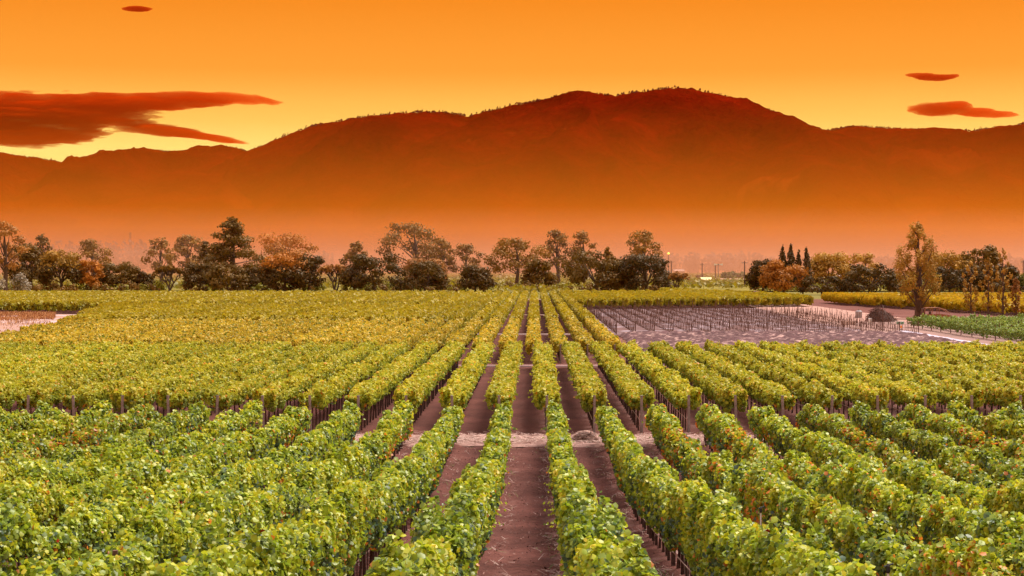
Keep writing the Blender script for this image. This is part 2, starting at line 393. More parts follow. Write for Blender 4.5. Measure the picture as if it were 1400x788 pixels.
sheet('straw_path', [(-34, 79.6), (34, 79.6), (34, 84.6), (-34, 84.6)], .015, STRAWC, M_straw, 11, .2, .12, .5, .85, (.24, .12, .10), (.8, .8), .55)
sheet('cross_path', [(-52, 144), (56, 144), (56, 146.6), (-52, 146.6)], .05, (.20, .115, .11), M_straw, 12, .5, .1, .8, .3)
sheet('cross_path', [(-60, 213.6), (9, 213.6), (9, 216.2), (-60, 216.2)], .05, (.32, .22, .21), M_straw, 13, .6, .05, 1, .2)
sheet('cross_path', [(-115, 302.5), (8, 302.5), (8, 306), (-115, 306)], .05, (.32, .20, .17), M_straw, 14, .9, .05, 1, .2)
sheet('cross_path', [(-160, 449), (9, 449), (9, 453), (-160, 453)], .05, (.45, .28, .2), M_straw, 15, 1.2, .05, 1, .2)
sheet('plowed_field', [(10.5, 146.5), (47.6, 146.5), (47.0, 212), (10.5, 212)], .06, (.105, .052, .055), M_soil, 21, .33, .8, .8, .5, (.50, .32, .29), (.62, .5), .585)
sheet('young_plot', [(9, 212.2), (46, 212.2), (60, 352), (9, 352)], .05, (.14, .075, .072), M_soil, 22, .8, .10, 2, .5, (.33, .26, .30), (2, 1.5), .54)
sheet('dirt_road', [(47.2, 140), (60, 140), (62, 262), (43, 262)], .09, (.27, .16, .14), M_straw, 23, .8, .1, 3, .4)
sheet('dirt_road', [(43, 262), (62, 262), (62, 440), (50, 440)], .09, (.40, .23, .19), M_straw, 25, 1.2, .08, 3, .4)
sheet('gravel_track', [(48.0, 143), (49.3, 143), (49.0, 222), (47.8, 222)], .22, (.50, .44, .54), M_straw, 24, .6, .05, 2, .25)
sheet('bare_patch', [(-66, 150), (-53.5, 152), (-58.5, 217), (-84, 217)], .08, (.33, .19, .15), M_straw, 26, .8, .1, 2, .4)
sheet('bare_patch', [(-100, 210), (-59.5, 210), (-79, 304), (-125, 308)], .13, (.36, .21, .165), M_straw, 27, .8, .12, 2, .5, (.48, .39, .42), (8, 3), .52)
sheet('far_field', [(-420, 600), (420, 600), (1500, 2600), (-1500, 2600)], .4, (.19, .155, .02), M_soil, 28, 20, .3, 40, 2.0)

# ------------------------------------------------------------------ the vine rows
SP = 2.4
def post_mesh(h, r=.055):
    return Geo().tube([(0, 0, -.15), (.004, 0, h * .5), (0, .003, h)], [r, r * .97, r * .93], 7).mesh('post')
def trunk_mesh(h, seed):
    rr = random.Random(seed); x, y = rr.uniform(-.05, .05), rr.uniform(-.06, .06)
    g = Geo().tube([(0, 0, -.12), (x * .4, y * .5, h * .35), (x, y, h * .75), (x * .6, y + .05, h * 1.02)], [.05, .036, .034, .04], 6)
    g.tube([(x * .6, y, h), (x * .5, y + .45, h + .06)], [.032, .02], 4); g.tube([(x * .6, y, h), (x * .5, y - .45, h + .05)], [.03, .02], 4)
    g.tube([(.06, .02, -.1), (.06, .02, h * 1.25)], .011, 4)
    return g.mesh('trunk')

# front block
FY0, FY1 = 17.0, 80.6
FX0 = .948
tp = (([17, 30, 50, 80], [1.0, .78, .46, .26]), ([17, 30, 50, 80], [.76, .90, 1.15, 1.55]))
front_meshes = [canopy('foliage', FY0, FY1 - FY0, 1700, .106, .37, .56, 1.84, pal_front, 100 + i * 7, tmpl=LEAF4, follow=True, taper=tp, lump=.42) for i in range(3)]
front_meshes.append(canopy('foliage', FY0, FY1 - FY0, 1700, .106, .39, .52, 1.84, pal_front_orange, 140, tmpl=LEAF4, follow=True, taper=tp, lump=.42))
trunks_f = [trunk_mesh(.66, i) for i in range(5)]
for m in trunks_f: m.materials.append(M_bark)
post_f = post_mesh(1.8, .045); post_f.materials.append(M_stake)
hose_pts = [(.05, FY0 - FY0 + t, float(gz(FY0 + t) - gz(FY0)) + .46 + .02 * math.sin(t * 2.1)) for t in np.arange(0, FY1 - FY0 + .1, 1.5)]
hose_m = Geo().tube([(-.09, p[1], p[2]) for p in hose_pts], .013, 5).mesh('drip_hose'); hose_m.materials.append(M_hose)
for n in range(-11, 12):
    x = FX0 + n * SP
    root = thing('vine_row', f"leafy green vine row in the nearest block, {side_words(n)}", 'vine row', (x, FY0, float(gz(FY0))), 'vine rows of the nearest block')
    k = 3 if n in (2, 3, 5, 7, 10, -8) else abs(n * 5 + 1) % 3
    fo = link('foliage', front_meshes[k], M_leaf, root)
    fo.scale.x = -1 if (n % 2) else 1
    link('drip_hose', hose_m, None, root)
    rr = random.Random(500 + n)
    t = .5
    vis0 = max(FY0, abs(x) / .30 - 4)
    while t < FY1 - FY0 - .3:
        if FY0 + t > vis0:
            o = link('trunk', trunks_f[rr.randrange(5)], None, root, (rr.uniform(-.03, .03), t, float(gz(FY0 + t) - gz(FY0)))); o.rotation_euler.z = rr.choice([0, math.pi]) + rr.uniform(-.2, .2)
        t += 1.15
    for t in np.arange(.0, FY1 - FY0 + .1, 7.95):
        if FY0 + t > vis0:
            o = link('post', post_f, None, root, (0, float(t), float(gz(FY0 + t) - gz(FY0)))); o.rotation_euler = (rr.uniform(-.02, .02), rr.uniform(-.02, .02), rr.uniform(0, 6))

def far_trunks(L, h, seed, step=1.5):
    rr = random.Random(seed); g = Geo(); t = .6
    while t < L:
        g.tube([(rr.uniform(-.04, .04), t, -.08), (rr.uniform(-.05, .05), t + rr.uniform(-.05, .05), h * .6), (rr.uniform(-.03, .03), t, h * 1.1)], [.05, .04, .035], 4); t += step
    return g.mesh('trunk')
# second block: divided canopies
BY0, BY1, BX0 = 85.4, 143.2, .62
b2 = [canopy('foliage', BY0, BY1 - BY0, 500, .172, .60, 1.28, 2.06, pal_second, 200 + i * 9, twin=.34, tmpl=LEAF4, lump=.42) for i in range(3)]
b2t = [far_trunks(BY1 - BY0, 1.2, 210 + i) for i in range(2)]
for m in b2t: m.materials.append(M_bark)
b2hose = Geo().tube([(-.12, t, .78 + .02 * math.sin(t)) for t in np.arange(0, BY1 - BY0, 2.0)], .015, 4).mesh('drip_hose'); b2hose.materials.append(M_hose)
post_b = post_mesh(2.0, .075); post_b.materials.append(M_post)
for n in range(-20, 20):
    x = BX0 + n * SP
    root = thing('vine_row', f"twin-curtain yellow-green vine row in the second block, {side_words(n)}", 'vine row', (x, BY0, 0), 'vine rows of the second block')
    fo = link('foliage', b2[abs(n * 2 + 2) % 3], M_leaf_far, root, (0, .1, 0)); fo.scale.x = -1 if n % 2 else 1
    link('trunk', b2t[n % 2], None, root, kind='stuff')
    link('drip_hose', b2hose, None, root)
    for t in (0, BY1 - BY0): 
        o = link('post', post_b, None, root, (0, t, 0)); o.rotation_euler = (random.Random(n).uniform(-.03, .05), random.Random(n + 9).uniform(-.04, .04), 0)
# golden block
GY0, GY1, GX0 = 149, 213.2, -.13
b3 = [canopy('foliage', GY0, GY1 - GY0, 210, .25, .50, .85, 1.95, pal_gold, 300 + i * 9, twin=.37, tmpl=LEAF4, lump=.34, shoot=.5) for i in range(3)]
b3t = far_trunks(GY1 - GY0, 1.0, 310, 1.8); b3t.materials.append(M_bark)
post_g = post_mesh(1.7, .07); post_g.materials.append(M_post)
for n in range(-29, 4):
    x = GX0 + n * SP; L = GY1 - GY0; k = 1.0; gy = GY0
    if x < -59: continue
    if x < -53.5: gy = 170 + (-54 - x) / 4.6 * 44; k = (GY1 - gy) / L
    root = thing('vine_row', f"golden autumn vine row behind the second block, {side_words(n)}", 'vine row', (x, gy, 0), 'golden vine rows')
    fo = link('foliage', b3[abs(n * 2 + 1) % 3], M_leaf_far, root); fo.scale = (-1 if n % 2 else 1, k, 1)
    tr = link('trunk', b3t, None, root, kind='stuff'); tr.scale.y = k
    o = link('post', post_g, None, root, (0, 0, 0)); o.rotation_euler.x = .08
# lime block behind it, cut by two paths
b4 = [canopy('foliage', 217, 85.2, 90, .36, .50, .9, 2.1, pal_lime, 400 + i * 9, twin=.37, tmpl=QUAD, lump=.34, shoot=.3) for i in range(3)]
for n in range(-42, 4):
    x = GX0 + n * SP; y0 = 217; k = 1.0
    if x < -60: y0 = min(300, 217 + (-60 - x) * 5.2 + random.Random(n).uniform(-3, 3)); k = (302.2 - y0) / 85.2
    if k < .06: continue
    root = thing('vine_row', f"lime-green vine row beyond the golden block, {side_words(n)}", 'vine row', (x, y0, 0), 'lime-green vine rows')
    fo = link('foliage', b4[abs(n * 2 + 1) % 3], M_leaf_far, root); fo.scale = (-1 if n % 2 else 1, k, 1)
    if n > -8: o = link('post', post_g, None, root, (0, 0, 0))
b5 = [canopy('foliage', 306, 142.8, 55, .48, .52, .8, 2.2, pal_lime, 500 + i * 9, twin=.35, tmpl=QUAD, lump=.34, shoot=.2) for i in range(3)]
for n in range(-62, 4):
    x = GX0 + n * SP
    root = thing('vine_row', f"distant lime-green vine row short of the trees, {side_words(n)}", 'vine row', (x, 306.2, 0), 'distant lime-green vine rows')
    fo = link('foliage', b5[abs(n * 2 + 1) % 3], M_leaf_far, root); fo.scale = (-1 if n % 2 else 1, 1, 1)
# right: olive-lime block above the young plot
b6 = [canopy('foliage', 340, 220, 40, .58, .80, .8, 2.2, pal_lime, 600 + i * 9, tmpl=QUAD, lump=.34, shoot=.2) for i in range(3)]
for n in range(0, 22):
    x = 8.8 + n * SP; y0 = 338 + n * 1.2; y1 = 452 if x < 38 else 540 - (x - 38) * 6
    root = thing('vine_row', f"olive-green vine row above the staked young plot, {ordn(n + 1)} from its left edge", 'vine row', (x, y0, 0), 'olive-green vine rows above the young plot')
    fo = link('foliage', b6[abs(n * 2 + 1) % 3], M_leaf_far, root); fo.scale = (-1 if n % 2 else 1, (y1 - y0) / 220, 1)
# far right: bright yellow strip
b7 = [canopy('foliage', 0, 200, 46, .55, .85, .7, 2.15, pal_strip, 700 + i * 9, tmpl=QUAD, lump=.36, shoot=.2) for i in range(3)]
for n in range(0, 48):
    x = 64 + n * SP; y0 = 424 - (x - 64) * 6.5 if x < 84 else 294 - (x - 84) * .2; y0 = max(y0, x / .30 - 12); y1 = 412
    if y1 - y0 < 25: continue
    root = thing('vine_row', f"bright yellow vine row behind the poplars, {ordn(n + 1)} from the dirt road", 'vine row', (x, y0, 0), 'bright yellow vine rows')
    fo = link('foliage', b7[abs(n * 2 + 1) % 3], M_leaf_far, root); fo.scale = (-1 if n % 2 else 1, (y1 - y0) / 200, 1)
# right: young green rows on posts
b8 = [canopy('foliage', 0, 80, 95, .22, .40, .55, 1.62, pal_young, 800 + i * 9, tmpl=LEAF4, lump=.5, shoot=.6) for i in range(3)]
b8p = Geo()
for t in np.arange(0, 80.1, 5): b8p.tube([(0, t, -.1), (0, t, 1.9)], .06, 5)
for z in (.5, 1.0, 1.5): b8p.tube([(.05, 0, z), (.05, 80, z)], .012, 3)
b8p = b8p.mesh('stakes'); b8p.materials.append(M_stake)
post_y = post_mesh(1.9, .06); post_y.materials.append(M_stake)
for n in range(0, 10):
    x = 53.0 + n * SP; y0 = 152 + n * 7
    L = 238 - y0
    root = thing('vine_row', f"young green vine row on dark posts beside the track, {ordn(n + 1)} from the track", 'vine row', (x, y0, 0), 'young green vine rows')
    fo = link('foliage', b8[n % 3], M_leaf_far, root); fo.scale = (-1 if n % 2 else 1, L / 80, 1)
    for t in np.arange(0, L + .1, 5.2): link('post', post_y, None, root, (0, float(t), 0))
# newly planted plot: stakes and wires only
ys_ = Geo(); rr = random.Random(4)
for t in np.arange(0, 130, 1.45):
    a_, b_ = rr.uniform(-.14, .14), rr.uniform(-.3, .3); h = rr.uniform(.9, 1.9)
    ys_.tube([(0, t, -.05), (a_, t + b_, h)], .03, 4)
    ys_.tube([(rr.uniform(-.2, .2), t + .7, 0), (rr.uniform(-.2, .2), t + .7, rr.uniform(.25, .6))], .035, 3)
ys_ = ys_.mesh('stake'); ys_.materials.append(M_stake)
yw_ = Geo().tube([(0, 0, .3), (0, 130, .3)], .018, 3).mesh('wire'); yw_.materials.append(M_brown_hose)
post_w = post_mesh(1.7, .06); post_w.materials.append(M_stake)
for n in range(0, 17):
    x = 10.4 + n * SP; y0 = 214
    L = min(338 + n * 1.2 - 216, 130) if x < 42 else 100
    root = thing('vine_row', f"leafless staked row of the newly planted plot, {ordn(n + 1)} from its left edge", 'vine row', (x, y0, 0), 'staked rows of the newly planted plot')
    s_ = link('stake', ys_, None, root, kind='stuff'); s_.scale.y = L / 130
    w_ = link('wire', yw_, None, root, kind='stuff'); w_.scale.y = L / 130
    link('post', post_w, None, root)
# farther rows nobody could count
def far_vines():
    rng = R(77); n = 40000
    y = 455 + (rng.random(n) ** 1.4) * 1500; hw = .34 * y
    row = np.round(rng.uniform(-1, 1, n) * hw / SP)
    x = row * SP + rng.normal(0, .45, n); y2 = y
    inside = (y > 640) | (np.abs(x + .5) < 11); x, y2 = x[inside], y2[inside]; n = len(x)
    z = rng.uniform(.9, 2.3, n); S = .95 + (y2 - 455) * .0016
    nz = Noise2(9, 128, 128); b = fbm(nz, x / 40, y2 / 40, 3)
    col = pal_lime(rng.random(n), (z - .9) / 1.4, b, rng) * .62
    Nn = np.stack([rng.normal(0, .6, n), rng.normal(0, .6, n) - .3, rng.normal(.6, .4, n)], 1)
    o = link('far_vine_rows', leaves('far_vine_rows', np.stack([x, y2, z], 1), Nn, S, col, QUAD, rng), M_leaf_far, kind='stuff')
    o['label'] = 'far olive-yellow vineyard rows running in under the tree line'; o['category'] = 'vineyard'
far_vines()

# ------------------------------------------------------------------ trees
TC = {'dark': ((.062, .036, .007), (.135, .078, .012)), 'olive': ((.09, .052, .008), (.20, .112, .014)), 'brown': ((.15, .080, .011), (.33, .165, .020)),  # oak and gum browns carry warm haze glow in the leaf colour
      'orange': ((.24, .095, .015), (.62, .24, .03)), 'tan': ((.22, .10, .025), (.50, .23, .055)), 'gold': ((.22, .12, .018), (.58, .32, .042)),
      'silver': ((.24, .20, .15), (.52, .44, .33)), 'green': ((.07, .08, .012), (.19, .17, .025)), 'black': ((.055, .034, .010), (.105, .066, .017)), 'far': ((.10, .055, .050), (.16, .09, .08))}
def blob_leaves(cl, rng, per, leaf, up=.3, flat=1.0):
    """cl: list of (center, radii). Leaves scattered through each clump, denser at its skin"""
    C = []; Nn = []; K = []
    for i, (c, r) in enumerate(cl):
        r = np.asarray(r); k = int(per * (r[0] * r[2]) / (leaf * leaf) * 7.5) + 10
        d = rng.normal(size=(k, 3)); d /= np.linalg.norm(d, axis=1, keepdims=True)
        q = rng.random((k, 1)) ** .35 * rng.uniform(.75, 1.12, (k, 1))
        C.append(np.asarray(c) + d * q * r); Nn.append(d + rng.normal(0, .38, (k, 3)) + (0, 0, up)); K.append(np.full(k, i))
    return np.concatenate(C), np.concatenate(Nn), np.concatenate(K)
def make_tree(label, kind, px, base, top, wpx, color, seed, name='tree', cat='tree', tint=None, dens=1.0, twocol=None, crown_to=None, group=None):
    rng = R(seed); rr = random.Random(seed)
    Y = depth(base); x = X_of(px, Y); m = Y / F; H = (base - top) * m; W = wpx * m / 2 * 1.08
    root = thing(name, label, cat, (x, Y, 0), group)
    tg = Geo(); cl = []; leaf = max(.16, .56 * Y / 550)
    per = 1.0 * dens; lo, hi = TC[color]
    tr = max(.10, H * (.028 if not (kind == 'poplar' and wpx < 40) else .014))
    def limb(p0, p1, r0, r1, sag=.12):
        p0, p1 = Vector(p0), Vector(p1); d = p1 - p0; mid = p0 + d * .5 + Vector((rr.uniform(-.08, .08) * d.length, rr.uniform(-.08, .08) * d.length, sag * d.length))
        tg.tube([p0, mid, p1], [r0, (r0 + r1) / 2, r1], 5)
    if kind == 'oak':
        zb = H * .08; k = 40
        tg.tube([(0, 0, -.3), (rr.uniform(-.2, .2), 0, H * .18), (0, 0, H * .3)], [tr * 1.5, tr * 1.1, tr], 7)
        for i in range(k):
            a_ = rr.uniform(0, 2 * math.pi); t = rr.random() ** .6; z = zb + (H - zb) * (.12 + .74 * rr.random())
            f_ = math.sqrt(max(.05, 1 - ((z - zb) / (H - zb) * 1.05 - .28) ** 2 / .62)) * (.5 + .42 * t)
            r_ = rr.uniform(.22, .36) * min(W, H * .62) ; c = (W * f_ * .85 * math.cos(a_), W * .85 * f_ * math.sin(a_), min(z, H - r_ * .8))
            cl.append((c, (r_ * 1.15, r_ * 1.1, r_ * .82)))
            if i % 3 == 0: limb((0, 0, H * .2), c, tr * .6, tr * .15)
    elif kind == 'euc':
        k = 13; zt0 = H * .30
        tg.tube([(0, 0, -.3), (W * .05, 0, H * .25), (rr.uniform(-.1, .1) * W, 0, H * .5), (0, 0, H * .8)], [tr * 1.3, tr, tr * .7, tr * .25], 6)
        for i in range(k):
            t = (i + .5) / k; z = H * (.36 + .56 * t); a_ = i * 2.4 + rr.uniform(-.4, .4)
            sp = W * (.45 + .5 * math.sin(math.pi * min(1, t * 1.05 + .1))) * rr.uniform(.5, 1.0)
            r_ = rr.uniform(.20, .30) * (W + H * .25) * .8; c = (sp * .9 * math.cos(a_), sp * math.sin(a_) * .8, min(z, H - r_ * .7))
            cl.append((c, (r_ * 1.0, r_, r_ * .72))); limb((0, 0, max(zt0, z * .62)), c, tr * .30, tr * .06, .05)
        cl.append(((rr.uniform(-.15, .15) * W, 0, H * .92), (W * .30, W * .3, H * .08)))
        if crown_to: cl = [c for c in cl if c[0][2] > H * crown_to]
    elif kind == 'pine':
        tg.tube([(0, 0, -.3), (0, 0, H * .5), (W * .05, 0, H * .96)], [tr * 1.4, tr, tr * .15], 6)
        for i in range(52):
            t = rr.random(); z = H * (.28 + .68 * t); w_ = W * (1.05 - .92 * t ** 1.1) * rr.uniform(.3, 1.0); a_ = rr.uniform(0, 2 * math.pi)
            r_ = rr.uniform(.18, .30) * W * (1.1 - .55 * t); c = (w_ * math.cos(a_), w_ * .8 * math.sin(a_), z + w_ * .12)
            cl.append((c, (r_ * 1.3, r_ * 1.2, r_ * .62))); limb((0, 0, z * .93), c, tr * .3, tr * .08, .02)
        cl.append(((0, 0, H * .95), (W * .14, W * .14, H * .05)))
    elif kind == 'cypress':
        tg.tube([(0, 0, -.3), (0, 0, H * .8)], [tr, tr * .2], 5)
        for i in range(16):
            t = i / 15; w_ = W * (.9 - .82 * t ** 1.4); cl.append(((rr.uniform(-.06, .06) * W, 0, H * (.1 + .87 * t)), (w_ + .1, w_ + .1, H * .11)))
    elif kind == 'poplar':
        tg.tube([(0, 0, -.3), (W * .03, 0, H * .4), (0, 0, H * .92)], [tr * 1.1, tr * .8, tr * .1], 6)
        nlim = 26 if W > 2 else 24
        for i in range(nlim):
            t = (i + rr.random()) / nlim; z = H * (.16 + .78 * t); a_ = i * 2.4
            env = W * (1 - .74 * max(0, (t - .28) / .72) ** 1.9) * (.45 + .55 * min(1, t / .28)); w_ = env * rr.uniform(.45, .95)
            r_ = max(.18 * W, env * .30, .34); c = (w_ * math.cos(a_), w_ * .9 * math.sin(a_), min(z, H - r_ * .9))
            cl.append((c, (r_ * .85, r_ * .8, r_ * 1.5))); limb((0, 0, max(H * .04, z - w_ * 1.7)), c, tr * .34, tr * .07, -.04)
            if W > 2:
                c2 = (c[0] * .55, c[1] * .55, c[2] + r_ * .8); 
                if c2[2] + r_ < H: cl.append((c2, (r_ * .6, r_ * .6, r_ * 1.2)))
        cl.append(((0, 0, H * .955), (W * .13, W * .13, H * .045)))
    elif kind == 'bare':
        def br(p, d, l, r, dep):
            q = p + d * l; tg.tube([p, p + d * l * .5 + Vector((rr.uniform(-.1, .1), 0, rr.uniform(-.05, .1))) * l, q], [r, r * .8, r * .6], 4)
            if dep == 0: cl.append((tuple(q), (l * .4, l * .4, l * .35))); return
            for _ in range(4 if dep > 1 else 3):
                nd = (d + Vector((rr.uniform(-1, 1), rr.uniform(-1, 1), rr.uniform(-.25, .6))) * .85).normalized(); br(q, nd, l * rr.uniform(.6, .8), r * .55, dep - 1)
        for s_ in (-1, 0, 1): br(Vector((0, 0, -.2)), Vector((s_ * .5 * W / H, rr.uniform(-.3, .3), 1)).normalized(), H * .33, tr * 1.1, 3)
    elif kind == 'bush':
        for i in range(16):
            a_ = rr.uniform(0, 2 * math.pi); t = rr.random() ** .5; r_ = rr.uniform(.28, .4) * min(W, H); z = rr.uniform(r_ * .6, H - r_ * .85)
            f_ = math.sqrt(max(.1, 1 - (z / H) ** 2)); cl.append(((W * .72 * t * f_ * math.cos(a_), W * .72 * t * f_ * math.sin(a_), z), (r_, r_, r_ * .9)))
        tg.tube([(0, 0, -.2), (0, 0, H * .5)], [tr, tr * .5], 5)
    if kind in ('bare',): per *= .30
    if kind == 'poplar': per *= .8; leaf *= .8
    if kind == 'euc': per *= 1.0
    C, Nn, K = blob_leaves(cl, rng, per * 1.3, leaf)
    sx = W / max(.2, np.percentile(np.abs(C[:, 0]), 98.5)); sz_ = H / np.percentile(C[:, 2], 99.6)
    sx = min(max(sx, .6), 1.9)
    C = C * (sx, sx, sz_); tg.v = [(v[0] * sx, v[1] * sx, v[2] * sz_) for v in tg.v]
    ok = C[:, 2] > .05; C, Nn, K = C[ok], Nn[ok], K[ok]
    n = len(C); cb = rng.random(len(cl) + 1)[K]                       # whole clumps differ in tone
    t = np.clip(.28 * rng.random(n) + .55 * cb + .15, 0, 1)
    col = mixc(lo, hi, t)
    if twocol:
        c2 = mixc(*TC[twocol], t); sel = (C[:, 2] > H * .62 + rng.normal(0, H * .09, n)); col[sel] = c2[sel]
    if kind == 'poplar':
        ylw = C[:, 2] < H * .5; col[ylw & (rng.random(n) < .35)] *= np.array((.85, 1.1, .9))
    link('trunk', tg.mesh('trunk'), M_tbark, root)
    link('crown', leaves('crown', C, Nn, np.full(n, leaf) * rng.uniform(.6, 1.25, n), col, QUAD, rng), M_tree, root)
    return root
G1, G2 = 'trees along the far left of the vineyard', 'trees at the end of the rows'
TREES = [
 ('tall tan open-crowned tree at the left edge of the picture', 'euc', 6, 402, 303, 56, 'tan'),
 ('pale silvery bush in front of the leftmost trees', 'bush', 24, 404.5, 374, 30, 'silver'),
 ('smaller silvery bush cut by the left edge', 'bush', 0, 405.5, 382, 22, 'silver'),
 ('dark spreading oak with a small round top behind the silvery bush', 'oak', 42, 397.5, 334, 58, 'olive'),
 ('slim olive tree top rising behind the first dark oak', 'euc', 59, 394, 321, 26, 'olive'),
 ('oak with an orange-tinged top, second from the silvery bush', 'oak', 84, 398.5, 343, 56, 'dark'),
 ('tall brown gum tree between the orange sapling and far woods', 'euc', 127, 394, 328, 50, 'brown'),
 ('small orange-leaved tree between two dark oaks on the left', 'oak', 124, 398.5, 356, 30, 'orange'),
 ('broad dark olive oak left of the bare grey tree', 'oak', 164, 398, 359, 56, 'olive'),
 ('small round dark tree left of the bare grey tree', 'oak', 197, 398, 371, 26, 'dark'),
 ('bare grey tree with low spreading branches', 'bare', 232, 399, 362, 46, 'brown'),
 ('brown many-domed gum tree behind the bare grey tree', 'euc', 220, 393, 326, 44, 'brown'),
 ('wide brown gum tree left of the tall pine', 'euc', 257, 392, 322, 56, 'brown'),
 ('tall dark ragged pine standing highest in the left group', 'pine', 318, 397, 299, 74, 'olive'),
 ('dark conifer shoulder just left of the tall pine', 'pine', 280, 396, 331, 34, 'olive'),
 ('round dark oak under the left side of the tall pine', 'oak', 273, 399, 360, 42, 'dark'),
 ('low round brown oak directly below the tall pine', 'oak', 311, 399.5, 363, 48, 'olive'),
 ('dark oak right below the tall pine', 'oak', 350, 398.5, 366, 40, 'dark'),
 ('broad brown gum tree behind the orange-topped oak', 'euc', 390, 394, 320, 84, 'brown'),
 ('orange-topped round oak right of the tall pine', 'oak', 390, 399.5, 345, 62, 'dark'),
 ('dark oak at the right end of the pine group', 'oak', 423, 399.3, 350, 40, 'dark'),
 ('leafless tan shrub right of the pine group', 'bare', 459, 399.5, 362, 38, 'tan'),
 ('small two-lobed gum tree rising behind the leafless shrub', 'euc', 487, 394, 331, 38, 'brown'),
 ('large dark oak below the small two-lobed gum tree', 'oak', 512, 399.5, 348, 82, 'dark'),
 ('very tall broad gum tree left of the middle', 'euc', 566, 393, 305, 84, 'brown'),
 ('orange-leaved tree half hidden behind the round dark oak', 'oak', 580, 396, 354, 56, 'tan'),
 ('round dark oak in front of the very tall gum tree', 'oak', 581, 400, 358, 54, 'dark'),
 ('slender open gum tree right of the very tall one', 'euc', 608, 393, 327, 36, 'brown'),
 ('low-crowned slender gum tree with pale trunks showing', 'euc', 637, 393, 334, 44, 'brown'),
 ('round dark oak at the left side of the middle rows', 'oak', 650, 400, 364, 44, 'dark'),
 ('broad brown tree at the head of the middle aisle', 'euc', 705, 396, 326, 78, 'brown'),
 ('low brown oak standing at the end of the middle aisle', 'oak', 738, 397.5, 355, 44, 'olive'),
 ('left of the twin tall sparse gum trees', 'euc', 762, 394, 315, 42, 'brown'),
 ('right of the twin tall sparse gum trees', 'euc', 797, 394, 316, 32, 'brown'),
 ('wide brown spreading oak right of the middle aisle', 'oak', 815, 401, 344, 92, 'olive'),
 ('pointed brown tree top behind the wide brown oak', 'pine', 831, 397, 339, 30, 'brown'),
 ('big black-green oak beside the open green field', 'oak', 884, 401.5, 349, 66, 'black'),
 ('domed gum tree rising behind the black-green oak', 'euc', 881, 396, 316, 44, 'brown'),
 ('leafless brown shrub right of the black-green oak', 'bare', 925, 404, 373, 28, 'tan'),
 ('dark round tree beside the parked truck', 'oak', 1043, 402.5, 356, 42, 'dark'),
 ('bright orange autumn tree right of the parked truck', 'oak', 1072, 403, 357, 58, 'orange'),
 ('leftmost spire of the dark cypress cluster', 'cypress', 1070, 398, 338, 20, 'black'),
 ('tallest spire of the dark cypress cluster', 'cypress', 1081, 398, 335, 22, 'black'),
 ('short right spire of the dark cypress cluster', 'cypress', 1092, 398, 345, 17, 'black'),
 ('lone dark cypress right of the cluster', 'cypress', 1103, 398, 340, 18, 'black'),
 ('golden-brown feathery tree behind the low dark bush', 'oak', 1134, 397, 346, 54, 'gold'),
 ('golden-brown round tree behind the wide dark oak', 'oak', 1180, 396, 347, 42, 'gold'),
 ('low dark bushy oak behind the yellow vines', 'oak', 1124, 403.5, 378, 54, 'dark'),
 ('wide dark olive oak left of the tall poplar', 'oak', 1189, 403.5, 362, 74, 'dark'),
 ('brown-orange wide tree right behind the tall poplar', 'oak', 1296, 397, 345, 66, 'gold'),
 ('brown tree with the highest dome behind the small poplars', 'oak', 1340, 399, 337, 50, 'olive'),
 ('dark oak between the tall poplar and the small poplars', 'oak', 1299, 403.5, 366, 58, 'black'),
 ('dark tree between the small poplars', 'oak', 1341, 403.5, 362, 44, 'dark'),
 ('dark tree behind the three-stemmed poplar', 'oak', 1372, 403, 362, 40, 'dark'),
 ('dark green tree at the right edge of the picture', 'oak', 1402, 403, 370, 44, 'green'),
 ('dark far bush beside the bright metal roof', 'bush', 960, 384.5, 375.5, 14, 'brown'),
 ('left of the two green far bushes past the metal roof', 'bush', 997, 385.5, 371.5, 19, 'green'),
 ('right of the two green far bushes past the metal roof', 'bush', 1011, 385.0, 372.5, 14, 'green'),
]
for i, tdef in enumerate(TREES):
    lab, kind, px, base, top, w_, col_ = tdef
    nm = {'oak': 'oak_tree', 'euc': 'gum_tree', 'pine': 'pine_tree', 'cypress': 'cypress_tree', 'bare': 'bare_tree', 'bush': 'bush'}[kind]
    two = 'orange' if 'orange-topped' in lab else ('gold' if 'orange-t' in lab else None)
    make_tree(lab, kind, px, base, top, w_, col_, 1000 + i, nm, 'bush' if kind == 'bush' else 'tree', twocol=two)
make_tree('tall golden poplar standing highest on the right', 'poplar', 1255, 436.5, 307, 58, 'gold', 1201, 'poplar_tree', dens=1.15)
make_tree('small forked poplar with bare lower stems, right of the rusty car shell', 'poplar', 1327, 436, 358, 24, 'gold', 1202, 'poplar_tree')
make_tree('thin leaning poplar right of the small forked one', 'poplar', 1351, 435.5, 352, 15, 'gold', 1203, 'poplar_tree')
make_tree('three-stemmed poplar, tallest of the small poplars', 'poplar', 1371, 435, 341, 24, 'gold', 1204, 'poplar_tree')
make_tree('short slim poplar rightmost beside the young rows', 'poplar', 1389, 435, 380, 12, 'tan', 1205, 'poplar_tree')

